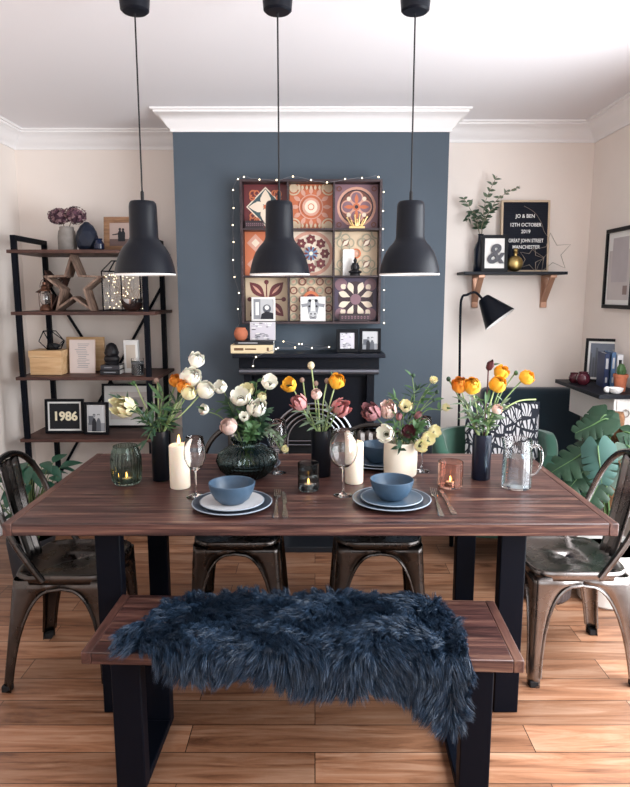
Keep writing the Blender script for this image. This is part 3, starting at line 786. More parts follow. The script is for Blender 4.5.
for x,h in ((-.05,.06),(-.03,.045),(-.012,.075),(.0,.05),(.014,.08),(.032,.05),(.05,.066)):
    mb.tube(smooth([(x*.5,0,.01),(x*.8,-.003,h*.5),(x*1.15,0,h)],4),.0042,8); mb.ball((x*1.15,0,h),.006,8)
mb.build('branches',g('pale_gold','e8c98a',.3,.6),t)
for px,pz,r2,w2,lab in ((254.5,0,0,.11,'small dark wooden plaque with faint lettering in the top left cell of the tile cabinet'),(355,0,2,.18,'long dark wooden plaque in the bottom right cell of the tile cabinet')):
    t=thing('plaque',lab,'plaque',(PY(px,250,3.82).x,3.83,cellz(r2)))
    mb=MB(); mb.box(-w2/2,w2/2,-.008,.008,0,.045); mb.build('block',m_cab,t,bevel=.002)
    a=Art(); a.y=-.0082
    for k in range(9): x=-w2*.42+k*w2*.105; a.rect(x,x+w2*.05,.014,.031,TMv); a.rect(x+w2*.012,x+w2*.038,.019,.026,TD)
    a.build('carving',t)

# ---- things on the mantel shelf
MZ=1.1425
def book(label,x,y,z,w,d,h,cm,rz=0,group=None,upright=False,lines=None,band=None):
    """flat book: w along x (spine side towards -y), d deep, h thick"""
    t=thing('book',label,'book',(x,y,z),rz,group)
    mb=MB()
    if not upright:
        mb.box(-w/2,w/2,-d/2,d/2,0,.0025); mb.box(-w/2,w/2,-d/2,d/2,h-.0025,h); mb.box(-w/2,w/2,-d/2,-d/2+.003,.0025,h-.0025)
        c=mb.build('cover',cm,t,bevel=.001)
        mb=MB(); mb.box(-w/2+.003,w/2-.003,-d/2+.003,d/2-.003,.0025,h-.0025); mb.build('pages',m_paper,t)
        if band:
            a=Art(); a.y=-d/2-.0003
            for (x0,x1,z0,z1) in band[1]: a.rect(w*x0,w*x1,h*z0,h*z1,band[0])
            a.build('spine_print',t)
    else: # spine faces -y, h = thickness along x, w = height, d = depth
        mb.box(-h/2,-h/2+.0025,0,d,0,w); mb.box(h/2-.0025,h/2,0,d,0,w); mb.box(-h/2+.0025,h/2-.0025,0,.003,0,w)
        c=mb.build('cover',cm,t,bevel=.001)
        mb=MB(); mb.box(-h/2+.0025,h/2-.0025,.003,d-.004,.003,w-.004); mb.build('pages',m_paper,t)
        if band:
            a=Art(); a.y=-.0003
            for (x0,x1,z0,z1) in band[1]: a.rect(h*x0,h*x1,w*z0,w*z1,band[0])
            a.build('spine_print',t)
    return t
bxm=PY(252.5,350,3.72).x
book('thick cream book, the lower of two lying on the left of the mantel shelf',bxm,3.77,MZ,.245,.17,.048,g('cream_cover','e2cfa9',.6),band=(g('brown_print','6a4c33',.7),[(-.42,-.2,.35,.65),(-.16,.1,.42,.6),(.35,.4,.3,.7)]))
book('thin black book on top of the cream one on the mantel shelf',bxm+.01,3.775,MZ+.0485,.225,.16,.022,g('black_cover','1a1b20',.5),band=(m_lgrey,[(-.4,.1,.4,.6)]))
BT=MZ+.071
t=thing('terracotta_pot','small round terracotta pot on the books on the mantel shelf','pot',(PY(241,340,3.76).x,3.76,BT))
mb=MB(); mb.shell([(.022,0),(.034,.012),(.041,.034),(.039,.052),(.03,.066),(.029,.072)],.003,n=28); mb.build('pot_body',m_terra,t)
def d_bw(a,w,h,cz):
    a.rect(-w,w,cz-h,cz+h,g('pale_print','c9c5cd',.7)); r_=random.Random(4)
    for k in range(26):
        x=r_.uniform(-w,w*.6); z=cz+r_.uniform(-h,h*.85); a.rect(x,x+w*r_.uniform(.1,.4),z,z+h*.1,r_.choice([m_grey,m_paper,g('mid_ink','5c5f66',.7)]))
frame('photo_card','black and white printed card standing on the books on the mantel shelf',.15,.105,(PY(262.5,340,3.76).x,3.78,BT),0,R(5),m_paper,.002,.004,0,d_bw,cat='photograph')
frame('picture_frame','small black photo frame on the mantel shelf, left one of the pair',.128,.135,(PY(347.5,350,3.74).x,3.76,MZ),R(2),R(5),None,.021,.018,0,d_bw)
frame('picture_frame','small black photo frame on the mantel shelf, right one at its end',.125,.14,(PY(370.3,350,3.74).x,3.755,MZ),R(-3),R(5),None,.017,.018,0,d_photo(9))

# ---- fairy lights round the cabinet and along the mantel
t=thing('string_lights','string of warm fairy lights trailing round the tile cabinet','string lights',(0,0,0))
FP=[(253,366,3.64),(256,357,3.64),(276,349,3.65),(278,348,3.7),(295,347.5,3.72),(283.5,341.5,3.86),(299,344,3.86),(312,348,3.72),(329,347,3.7),(302,344,3.86)]
top=[(244,177),(259.5,179.5),(276.5,180),(293,176.5),(311,180),(327,182.5),(345,179),(362,178),(378.5,177)]
left=[(240,322),(238,309),(239,293),(234.5,277),(233,260),(233.5,242),(232.7,225),(233.5,208),(233,190),(238,179)]
right=[(383.7,192),(383,211),(383,229),(383,250),(384,268),(384,290),(384,310),(384,323)]
chain=[PY(a,b,3.865) for a,b in left]+[PY(a,b,3.775) for a,b in top]+[PY(a,b,3.865) for a,b in right]
chain2=[PY(a,b,c) for a,b,c in FP]
mb=MB()
cc=smooth(chain,4); cc=[p+Vector((0,random.uniform(-.003,.003),random.uniform(-.004,.004))) for p in cc]
mb.tube(cc,.0012,5); mb.tube(smooth(chain2,3),.0012,5); mb.tube(smooth([chain[0],PY(236,335,3.865),PY(250,338,3.875),PY(283.5,341.5,3.865)],5),.0012,5)
mb.build('cable',g('pale_cable','77777c',.6),t)
bm=None
for p in chain[1:]+chain2:
    if bm is None:
        mb=MB(); mb.ball((0,0,0),.0048,8); bo=mb.build('light_bulb',m_bulb,t); bm=bo.data; bo.location=p
    else:
        bo=bpy.data.objects.new('light_bulb',bm); COL.objects.link(bo); bo.parent=t; bo.location=p

# ================================================================ BOOKSHELF (left alcove)
SX0,SX1,SF,SBk=-1.828,-.962,3.872,4.352
t=thing('shelving_unit','open brown wood and black metal shelving unit in the left alcove','shelves',((SX0+SX1)/2,4.12,0))
ox=(SX0+SX1)/2
stop=[PY(100,249.5,SF).z,PY(100,311.8,SF).z,PY(100,377.2,SF).z,PY(100,439.2,SF).z,.17]
pz=PY(17,235,3.89).z
mb=MB()
for i,z in enumerate(stop):
    mb=MB(); mb.box(SX0-ox,SX1-ox,SF-4.12,SBk-4.12,z-.02,z); mb.build('shelf_board',m_shelfw,t,bevel=.002)
for s,x in ((-1,-1.788),(1,-1.017)):
    mb=MB()
    for y in (3.89,4.325): mb.box(x-.015-ox,x+.015-ox,y-.015-4.12,y+.015-4.12,0,pz)
    mb.box(x-.015-ox,x+.015-ox,3.905-4.12,4.31-4.12,pz-.03,pz)
    mb.build('side_frame',m_iron,t,bevel=.002)
zt,zb=PY(50,287,4.34).z,PY(61,471,4.34).z
mb=MB(); xa,xb=-1.775-ox,-1.03-ox
mb.bar((xa,4.345-4.12,zt),(xb,4.345-4.12,zb),.004,.018); mb.bar((xb,4.351-4.12,zt),(xa,4.351-4.12,zb),.004,.018)
mb.build('cross_brace',m_iron,t)
S1,S2,S3,S4=[z+.0005 for z in stop[:4]]
# shelf 1
Y1=4.1
x=PY(67.5,245,Y1).x
t=thing('concrete_vase','grey concrete vase on the top shelf at the left','vase',(x,Y1,S1))
mb=MB(); mb.shell([(.052,0),(.056,.01),(.055,.09),(.05,.125),(.043,.135),(.043,.15)],.006,n=28); mb.build('vase_body',g('concrete','8b8580',.85,var=.15,vscale=25,bump=.2),t)
def hydrangea(px,py,lab,r_):
    c=PY(px,py,Y1); t=thing('dried_hydrangea',lab,'flower',(x,Y1,S1+.03),group=None)
    o=Vector((x,Y1,S1+.03)); mb=MB(); mb.tube(smooth([(0,0,0),((c.x-x)*.3,0,.12),c-o],4),.0025,6); mb.build('stem',g('dry_stem','5d4a38',.8),t)
    mb=MB(); rn=random.Random(int(px))
    for k in range(150):
        d=Vector((rn.gauss(0,1),rn.gauss(0,1),rn.gauss(0,1)+.1)).normalized(); p=c-o+Vector((d.x*1.1,d.y,d.z*.8))*r_*rn.uniform(.75,1.05)
        u=d.orthogonal().normalized(); w=d.cross(u); a0=rn.uniform(0,6)
        for j in range(4):
            a=a0+j*PI/2; e=(u*cos(a)+w*sin(a)); f=(u*cos(a+.7)+w*sin(a+.7)); h_=(u*cos(a-.7)+w*sin(a-.7)); s_=.011
            mb.add([p,p+h_*s_*.8+d*.002,p+e*s_*1.25+d*.005,p+f*s_*.8+d*.002],[(0,1,2,3)],k%3)
    mb.ball(c-o,r_*.75,10,0); mb.build('flower_head',[g('hyd1','4c333f',.9),g('hyd2','6d4a58',.9),g('hyd3','8d6e72',.9)],t,flat=True)
hydrangea(59,216.5,'dried plum hydrangea head, left one in the concrete vase',.058)
hydrangea(75,215.5,'dried plum hydrangea head, right one in the concrete vase',.062)
p=PY(86.5,245,4.05)
t=thing('faceted_stone_ornament','large dark blue faceted ornament on the top shelf beside the concrete vase','ornament',(p.x,4.07,S1))
mb=MB(); rn=random.Random(3); n=9; vs=[];fs=[]
prof=[(.045,0),(.066,.03),(.07,.075),(.06,.12),(.038,.155),(.012,.178)]
for i,(r_,z) in enumerate(prof):
    for j in range(n): a=2*PI*(j+.5*(i%2))/n; rr=r_*rn.uniform(.93,1.07); vs.append((rr*cos(a),rr*sin(a)*.8,z))
for i in range(len(prof)-1):
    for j in range(n):
        a,b=i*n+j,i*n+(j+1)%n; c,d=(i+1)*n+j,(i+1)*n+(j+1)%n
        fs+=[(a,b,d),(a,d,c)] if i%2 else [(a,b,c),(b,d,c)]
fs+=[tuple(reversed(range(n))),tuple((len(prof)-1)*n+j for j in range(n))]
mb.add(vs,fs); mb.build('ornament_body',g('blue_black_facets','1b2436',.35,.2),t,flat=True)
p=PY(99,245,4.0)
t=thing('glass_jar','little dark blue glass jar on the top shelf beside the wooden frame','jar',(p.x,4.0,S1))
mb=MB(); mb.shell([(.02,0),(.031,.012),(.032,.04),(.022,.055),(.018,.062),(.022,.072)],.003,n=24); mb.build('jar_body',g('blue_glaze','141f3a',.2,0,.5),t)
def couple(a,w,h,cz):
    a.rect(-w,w,cz-h,cz+h,g('faded_photo','b7a29a',.7)); a.rect(-w,w,cz-h,cz-h*.4,g('faded_dark','6f5b58',.7))
    a.poly([(-w*.75,cz),(-w*.1,cz+h*.12),(-w*.1,cz),(-w*.75,cz-h*.08)],m_ink)
    for x,s_ in ((-.05,1),(.25,.92)):
        a.poly([(w*(x-.16),cz-h*.6),(w*(x-.18),cz+h*.15),(w*(x-.06),cz+h*.35*s_),(w*(x+.08),cz+h*.35*s_),(w*(x+.2),cz+h*.1),(w*(x+.18),cz-h*.6)],m_ink); a.disc(w*x,cz+h*.45*s_,w*.12,m_ink,12)
frame('picture_frame','brown wooden frame with a photo of a couple on the top shelf',.21,.215,(PY(119.5,245,4.08).x,4.1,S1),R(-4),R(6),m_framewood,.036,.02,0,couple)
# shelf 2
p=PY(48,312,4.05)
t=thing('oil_lantern','small copper and glass hurricane lantern on the second shelf','lantern',(p.x,4.02,S2))
mb=MB(); mb.lathe([(.034,0),(.037,.006),(.034,.022),(.022,.034),(.02,.04)],n=24); mb.build('fuel_base',g('dark_copper','6a4a3c',.35,.8),t)
mb=MB(); mb.shell([(.02,.04),(.029,.055),(.031,.08),(.026,.11),(.022,.122)],.002,n=24); mb.build('glass_chimney',m_glass,t)
mb=MB(); mb.lathe([(.027,.122),(.028,.128),(.02,.142),(.022,.15),(.012,.162),(.012,.176),(.002,.18)],n=24); mb.build('vent_cap',g('dark_copper','6a4a3c',.35,.8),t)
mb=MB()
for s in (-1,1): mb.tube([(s*.033,0,.01),(s*.038,0,.05),(s*.037,0,.12),(s*.02,0,.14)],.0022,6)
mb.tube([(.028*cos(a),0,.14+.055*sin(a)) for a in [PI*i/12 for i in range(13)]],.0015,6)
mb.build('wire_guard',g('dark_copper','6a4a3c',.35,.8),t)
def star(name,label,cx,cz,Rr,y0,y1,rot,mt,yaw=0,th=.012):
    t=thing(name,label,'ornament',(cx,(y0+y1)/2,cz)); D=(y1-y0)/2
    mb=MB(); r2=Rr*.42
    for k in range(10):
        def pt(k,off): 
            rr=(Rr if k%2==0 else r2)-off*(2.2 if k%2==0 else 1.0); a=R(90+36*k+rot); return (rr*cos(a),rr*sin(a))
        a0,a1=pt(k,0),pt(k+1,0); b0,b1=pt(k,th),pt(k+1,th)
        vs=[(a0[0],-D,a0[1]),(a1[0],-D,a1[1]),(b1[0],-D,b1[1]),(b0[0],-D,b0[1])]; vs+=[(x,D,z) for x,_,z in vs]
        mb.add(vs,[(0,1,2,3),(7,6,5,4),(0,4,5,1),(2,6,7,3),(1,5,6,2),(3,7,4,0)])
    lo=min(p.z for p in mb.v)
    T=Matrix.Rotation(yaw,4,'Z'); mb.v=[T@(p-Vector((0,0,lo))) for p in mb.v]
    mb.build('star_frame',mt,t,flat=True); return t
pc=PY(77,285,4.08)
star('wooden_star','large open wooden star standing on the second shelf',pc.x,S2,.193,4.0,4.13,0,m_oldwood,th=.016)
pc=PY(56,297,4.2)
star('wooden_star','smaller dark wooden star behind the lantern on the second shelf',PY(57,297,4.2).x,S2,.135,4.165,4.225,25,m_shelfw,R(-12))
# glass lantern box of fairy lights
x0,x1=PY(105.5,300,4.1).x,PY(143,300,4.1).x; lw=(x1-x0)/2
t=thing('glass_lantern','black wire and glass lantern filled with fairy lights on the second shelf','lantern',((x0+x1)/2,4.12,S2)); 
mb=MB(); e=.0035; hh_=.245
for sx in (-1,1):
    for sy in (-1,1): mb.bar((sx*lw,sy*.07,0),(sx*lw,sy*.07,hh_),.007,.007); mb.bar((sx*lw,sy*.07,hh_),(sx*lw*.55,sy*.03,.31),.006,.006)
for z,a,b in ((.004,lw,.07),(hh_,lw,.07),(.31,lw*.55,.03)):
    for s in (-1,1): mb.bar((-a,s*b,z),(a,s*b,z),.006,.006); mb.bar((s*a,-b,z),(s*a,b,z),.006,.006)
mb.bar((0,-.07,0),(0,-.07,hh_),.006,.006)
mb.tube([(.02*cos(PI*i/10),0,.31+.03*sin(PI*i/10)) for i in range(11)],.002,6)
mb.build('wire_frame',m_iron,t)
mb=MB()
for s in (-1,1): mb.box(-lw+e,lw-e,s*.07-.0008,s*.07+.0008,.01,hh_-.004); mb.box(s*lw-.0008,s*lw+.0008,-.066,.066,.01,hh_-.004)
mb.build('glass_pane',m_glass,t,flat=True)
sl=thing('string_lights','tangle of tiny warm fairy lights inside the wire lantern','string lights',((x0+x1)/2,4.12,S2+.006))
rn=random.Random(11); pts=[]
for k in range(56): pts.append(Vector((rn.uniform(-lw*.88,lw*.88),rn.uniform(-.055,.055),rn.uniform(.005,.225))))
mb=MB(); mb.tube(smooth(pts,3),.0006,4); mb.build('cable',g('copper_wire','b58a5e',.4,.8),sl)
for p in pts: 
    bo=bpy.data.objects.new('light_bulb',bm); COL.objects.link(bo); bo.parent=sl; bo.location=p; bo.scale=(.75,.75,.75)
p=PY(131.5,311,3.97)
t=thing('metal_bowl','shiny silver bowl at the front of the second shelf','bowl',(p.x,3.99,S2))
mb=MB(); mb.shell([(.025,0),(.045,.012),(.06,.035),(.068,.062),(.07,.075)],.003,n=36); mb.build('bowl_body',g('chrome','c9c9cc',.12,1),t)
# shelf 3
p=PZ(51,376,S3); 
t=thing('wooden_box','pale wooden box with a lid on the third shelf','box',(PY(50.5,370,4.05).x,4.06,S3))
mb=MB(); mb.box(-.098,.098,-.08,.08,0,.108); mb.build('box_body',m_pine,t,bevel=.002)
mb=MB(); mb.box(-.103,.103,-.084,.084,.1085,.152); mb.build('lid',m_pine,t,bevel=.002)
t=thing('geometric_terrarium','black wire and glass geometric ornament on top of the pale wooden box','ornament',(PY(53.5,350,4.05).x,4.05,S3+.1525))
mb=MB(); T=Matrix.Rotation(R(25),4,'Z')
b_=[T@Vector((.045*cos(2*PI*k/5),.045*sin(2*PI*k/5),.004)) for k in range(5)]; m2=[T@Vector((.082*cos(2*PI*(k+.5)/5),.07*sin(2*PI*(k+.5)/5),.055)) for k in range(5)]; tp=[T@Vector((-.02+.04*cos(2*PI*k/5),.04*sin(2*PI*k/5),.118)) for k in range(5)]
for k in range(5):
    for a,b in ((b_[k],b_[(k+1)%5]),(b_[k],m2[k]),(b_[(k+1)%5],m2[k]),(m2[k],tp[k]),(m2[k],tp[(k+1)%5]),(tp[k],tp[(k+1)%5])): mb.tube([a,b],.0027,6)
mb.build('wire_frame',m_iron,t)
mb=MB(); mb.ball((0,0,.022),.04,14,0,(1,1,.5)); mb.build('filling',g('dark_moss','2a2b2c',.9,var=.2),t)
def d_text(a,w,h,cz):
    a.rect(-w,w,cz-h,cz+h,g('pinkish_paper','d9cbc5',.7)); rn=random.Random(8)
    for k in range(14):
        z=cz+h*.75-k*h*.11; a.rect(-w*.6*rn.uniform(.5,1),w*.6*rn.uniform(.4,1),z,z+h*.03,m_grey)
frame('printed_card','tall pale card with fine grey lines of print on the third shelf',.165,.215,(PY(81.5,370,4.04).x,4.06,S3),0,R(6),g('pink_edge','d9c2b5',.7),.004,.008,0,d_text,cat='card')
t=thing('wooden_board','tan wooden board leaning behind the printed card on the third shelf','board',(PY(86,370,4.2).x,4.2,S3))
mb=MB(); mb.T=Matrix.Rotation(R(-6),4,'X'); mb.box(-.125,.125,-.008,.008,0,.222); mb.build('board_panel',m_pine,t,bevel=.003)
bx_=PY(112,370,4.03).x
book('thin black book, lower of two under the black figurine on the third shelf',bx_,4.05,S3,.125,.13,.03,g('black_cover','1a1b20',.5),band=(m_grey,[(-.3,.3,.4,.6)]))
book('thin dark grey book directly under the black figurine on the third shelf',bx_,4.055,S3+.0305,.12,.125,.028,g('grey_cover','34353b',.5),band=(m_grey,[(-.3,.1,.4,.6)]))
t=thing('figurine','black helmeted bust figurine standing on two dark books','figurine',(bx_,4.04,S3+.059))
mb=MB(); mb.lathe([(.04,0),(.042,.008),(.034,.02)],n=20); mb.ball((0,0,.035),.05,18,0,(1,.7,.7)); mb.lathe([(.03,.05),(.042,.062),(.046,.075),(.038,.1),(.03,.122),(.014,.135),(.002,.138)],n=24)
mb.ball((-.014,-.034,.092),.008,10,0); mb.ball((.014,-.034,.092),.008,10); mb.box(-.01,.01,-.045,-.03,.06,.078)
mb.build('figure',m_fig,t)
t=thing('paper_box','slim white box standing behind the jar candle on the third shelf','box',(PY(131.5,370,4.08).x,4.1,S3))
mb=MB(); mb.box(-.045,.045,-.02,.02,0,.21); mb.build('box_body',m_paper,t,bevel=.002)
mb=MB(); mb.box(-.03,.03,-.0208,-.0202,.03,.18); mb.build('printed_panel',g('pale_tan','d2c6b8',.7),t)
t=thing('jar_candle','dark candle in a clear glass jar on the third shelf','candle',(PY(137.5,370,3.98).x,3.99,S3))
mb=MB(); mb.shell([(.038,0),(.04,.004),(.04,.102)],.003,n=28); mb.build('glass_jar',m_glass,t)
mb=MB(); mb.lathe([(.0365,.004),(.0365,.068)],n=28); mb.build('wax',g('dark_wax','20232c',.4),t)
mb=MB(); mb.lathe([(.0372,.07),(.0372,.085)],n=28,close=True); mb.build('label_band',g('grey_label','8a8d92',.6),t)
# shelf 4
p=PY(65,435,4.03)
t=frame('picture_frame','black frame reading 1986 on the fourth shelf',.248,.222,(PY(64.8,436,4.03).x,4.04,S4),R(1),R(5),None,.017,.02,.012,lambda a,w,h,cz:a.rect(-w,w,cz-h,cz+h,g('black_card','1c1d22',.8)))
text('1986',.078,(0.012,-.0137,.112),(R(90-5),0,0),g('cream_letters','ece2c4',.6),t,'numerals',bold=.003,space=1.0)
frame('picture_frame','narrow black frame with a black and white portrait, right beside the 1986 frame',.155,.208,(PY(97,436,4.0).x,4.0,S4),R(-2),R(5),None,.017,.02,.004,d_photo(2))
def d_ink(a,w,h,cz):
    a.rect(-w,w,cz-h,cz+h,g('ivory_print','d8d0cb',.7))
    a.rect(-w*.75,w*.75,cz-h*.6,cz+h*.6,g('greyish','b0a8a6',.7)); a.poly([(-w*.7,cz-h*.5),(-w*.1,cz-h*.3),(w*.6,cz-h*.5),(w*.7,cz-h*.1),(w*.1,cz),(-w*.6,cz-h*.15)],m_ink)
    a.poly([(-w*.5,cz),(w*.2,cz+h*.45),(w*.5,cz+h*.1)],m_grey); a.disc(w*.3,cz+h*.3,w*.12,m_grey)
frame('picture_frame','large black frame with a pale print at the back of the fourth shelf',.37,.295,(PY(129.5,432,4.2).x,4.22,S4),0,R(6),None,.015,.02,.04,d_ink)

# ================================================================ RIGHT ALCOVE: floating shelf
FZ=PY(510,271.5,3.97).z
fx0,fx1=PY(464,273,3.97).x,PY(568,273,3.97).x
t=thing('floating_shelf','narrow black wall shelf on copper brackets in the right alcove','shelf',((fx0+fx1)/2,4.17,FZ-.018)); fo=(fx0+fx1)/2
mb=MB(); mb.box(fx0-fo,fx1-fo,-.20,0,0,.018); mb.build('shelf_board',g('black_stained_wood','11141d',.5,0,.25),t,bevel=.002)
for px in (475.5,544.5):
    bxx=PY(px,290,4.15).x-fo; mb=MB()
    mb.box(bxx-.02,bxx+.02,-.018,0,-.205,-.0005); mb.box(bxx-.02,bxx+.02,-.17,-.018,-.018,-.0005)
    mb.bar((bxx+.0,-.012,-.165),(bxx+.0,-.15,-.012),.034,.016)
    mb.build('bracket',m_copper,t,bevel=.002)
FT=FZ+.0005
t=frame('letter_board','black felt letter board in a pale wood frame on the wall shelf','?',1,(0,0,0)) if False else None
lbw,lbh=PY(549.5,240,4.1).x-PY(501,240,4.1).x, PY(520,199.5,4.1).z-FT
lbx=PY(525.3,240,4.1).x
t=thing('letter_board','black felt letter board in a pale wood frame on the wall shelf','letter board',(lbx,4.1,FT))
T=Matrix.Rotation(R(-4),4,'X'); mb=MB(); mb.T=T; fw=.012
mb.box(-lbw/2,-lbw/2+fw,-.01,.012,0,lbh); mb.box(lbw/2-fw,lbw/2,-.01,.012,0,lbh); mb.box(-lbw/2+fw,lbw/2-fw,-.01,.012,0,fw); mb.box(-lbw/2+fw,lbw/2-fw,-.01,.012,lbh-fw,lbh)
mb.build('board_frame',g('pale_oak','c9b49a',.6),t,bevel=.001)
mb=MB(); mb.T=T; mb.box(-lbw/2+fw,lbw/2-fw,-.004,.010,fw,lbh-fw)
for k in range(int((lbh-2*fw)/.012)): z=fw+k*.012; mb.box(-lbw/2+fw,lbw/2-fw,-.006,-.004,z,z+.009)
mb.build('felt_panel',g('black_felt','171b26',.95),t,flat=True)
for body,py,sx in (('JO & BEN',215.6,.95),('12TH OCTOBER',224.5,.88),('2019',231.3,.95),('GREAT JOHN STREET',240.5,.74),('MANCHESTER',247,.88)):
    q=PY(525,py,4.085); zz=q.z-FT
    text(body,.031,((PY(527,py,4.085).x-lbx),-.0085-(-zz*tan(R(4))),zz),(R(86),0,0),g('white_letters','f0f0ee',.5,emit=None),t,'lettering',bold=.0003,sx=sx)
def amp(a,w,h,cz): a.rect(-w,w,cz-h,cz+h,m_paper)
ax_=PY(494,270,4.02).x
t=frame('picture_frame','black frame with a large grey ampersand on the wall shelf',.162,.222,(ax_,4.02,FT),0,R(4),None,.02,.018,.0,amp)
text('&',.165,(0,-.0075,.103),(R(86),0,0),g('textured_grey','595a60',.7,var=.4,vscale=150),t,'ampersand',bold=.004,shear=.15)
t=thing('bottle_vase','dark bottle vase behind the ampersand frame on the wall shelf','vase',(PY(479.5,270,4.1).x,4.1,FT))
mb=MB(); mb.shell([(.034,0),(.038,.006),(.038,.14),(.03,.17),(.018,.19),(.016,.225),(.019,.232)],.003,n=28); mb.build('vase_body',m_darkblue,t)
vb=Vector((PY(479.5,270,4.1).x,4.1,FT+.2))
def leaf(mb,b,d,up,L,W,mi=0,fold=.25,droop=.2,n=4):
    b=Vector(b); d=Vector(d).normalized(); up=Vector(up); s_=d.cross(up)
    if s_.length<1e-4: s_=d.orthogonal()
    s_.normalize(); up=s_.cross(d)
    vs=[];fs=[]
    for i in range(n+1):
        q=i/n; w=W*.5*(sin(PI*min(q**.8,1))*.98+.02); c=b+d*L*q-up*droop*L*q*q
        vs+=[c+s_*w+up*fold*w,c,c-s_*w+up*fold*w]
    for i in range(n): fs+=[(3*i,3*i+1,3*i+4,3*i+3),(3*i+1,3*i+2,3*i+5,3*i+4)]
    mb.add(vs,fs,mi)
def euc(pts,lab,k,seed):
    rn=random.Random(seed); pts=[PY(a,b,4.1+c) for a,b,c in pts]; p=smooth([vb]+pts,5)
    t=thing('eucalyptus_sprig',lab,'foliage',vb,group=None); mb=MB(); q=[x-vb for x in p]; q=[Vector((0,0,-.12))]+q
    mb.tube(q,.0018,6); mb.build('stem',g('grey_stem','8a7f6c',.7),t)
    mb=MB()
    for i in range(k):
        s_=.3+.7*i/k; f=s_*(len(q)-1); j=min(int(f),len(q)-2); c=q[j].lerp(q[j+1],f-j); tg=(q[j+1]-q[j]).normalized()
        for sgn in (-1,1):
            d=(tg*.6+Vector((sgn*rn.uniform(.5,1),rn.uniform(-.5,.5),rn.uniform(-.3,.3)))).normalized(); leaf(mb,c,d,(rn.uniform(-.4,.4),-.7,.7),rn.uniform(.03,.05),rn.uniform(.02,.028))
    mb.build('leaves',[m_euc if seed%2 else m_leafd],t)
euc([(476,222,0),(468,205,-.02),(463,198,-.02)],'eucalyptus sprig drooping furthest left above the wall shelf',6,1)
euc([(482,225,0),(486,200,0),(497,176,-.02)],'tallest upright eucalyptus sprig above the ampersand frame',10,3)
euc([(485,222,0),(497,200,-.05),(520,186,-.06)],'eucalyptus sprig arching right over the top of the letter board',10,5)
euc([(478,225,0),(474,212,-.03),(466,222,-.05)],'short dark eucalyptus sprig low on the left of the bottle vase',7,2)
euc([(482,226,-.02),(489,212,-.05),(496,208,-.06)],'short eucalyptus sprig in front of the letter board corner',6,4)
t=thing('gold_ornament','round gold bottle ornament with a ball stopper in front of the letter board','ornament',(PY(514.8,270,4.02).x,4.02,FT))
mb=MB(); mb.ball((0,0,.049),.049,28,0,(1,.7,1)); mb.build('ornament_body',m_gold,t)
mb=MB(); mb.tube([(0,0,.094),(0,0,.11)],.01,14); mb.lathe([(.014,.108),(.016,.112),(.012,.116)],n=16); mb.ball((0,0,.128),.015,16); mb.build('stopper',m_gold,t)
def wirestar(label,px,py,Y,Rr,rot,bulbs=True):
    c=PY(px,py,Y); t=thing('wire_star',label,'ornament',(c.x,Y,FT)); mb=MB(); pts=[]
    for k in range(10): a=R(90+36*k+rot); rr=Rr if k%2==0 else Rr*.45; pts.append(Vector((rr*cos(a),0,rr*sin(a))))
    lo=min(p.z for p in pts); pts=[p-Vector((0,0,lo-.003)) for p in pts]
    mb.tube(pts,.0022,6,closed=True); mb.build('wire_frame',g('star_wire','a39a8e',.4,.7),t); return t
wirestar('thin wire star outline standing at the right end of the wall shelf',552,254,4.07,.125,8)
wirestar('smaller thin wire star in front of the letter board',531,259,4.0,.078,-14)
t=thing('looped_wire','fine bright wire looping down the front of the letter board','wire',(PY(524,206,4.06).x,4.06,FT))
o=Vector((PY(524,206,4.06).x,4.06,FT)); mb=MB(); q=[PY(a,b,4.055)-o for a,b in ((524,206),(534,212),(541,222),(544,231),(549,240))]+[PY(548,252,4.05)-o,PY(540,262,4.04)-o,Vector((PY(536,270,4.03).x-o.x,-.03,.002))]
mb.tube(smooth(q,5),.0012,5); mb.build('wire_strand',g('star_wire','a39a8e',.4,.7),t)

# ---------------------------------------------------------------- floor lamp
lx,ly=PY(459.5,400,3.93).x,3.93
t=thing('floor_lamp','slim black floor lamp with a tilted cone shade in the right alcove','lamp',(lx,ly,0))
O=Vector((lx,ly,0)); a1=PY(462,298,ly)-O; a2=PY(475.5,292.5,ly)-O; a3=PY(484,301,ly)-O
mb=MB(); mb.tube(smooth([(0,0,.02),(0.0,0,.7),a1-Vector((.006,0,.12)),a1,a1.lerp(a2,.35)+Vector((0,0,.007)),a2,a3],6),.0075,10); mb.build('pole',m_iron,t)
mb=MB(); mb.lathe([(.13,0),(.135,.006),(.13,.018),(.02,.022)],n=40); mb.build('base',m_iron,t)
# cone: axis from (487,303) to centre of mouth (500.5,322)
c0=PY(484,299,ly)-O; c1=PY(500,319.5,ly-.045)-O; ax=(c1-c0); Lc=ax.length; axn=ax.normalized()
Tq=Matrix.Translation(c0)@axn.to_track_quat('Z','Y').to_matrix().to_4x4()
mb=MB(); mb.lathe([(.004,-.012),(.03,-.008),(.038,.0),(.104,Lc)],n=40,T=Tq,close=True); mb.build('lamp_shade',m_shade,t)
mb=MB(); mb.lathe([(.034,.004),(.1025,Lc-.0002)],n=40,T=Tq,close=True); mb.build('inner_reflector',m_inner,t)

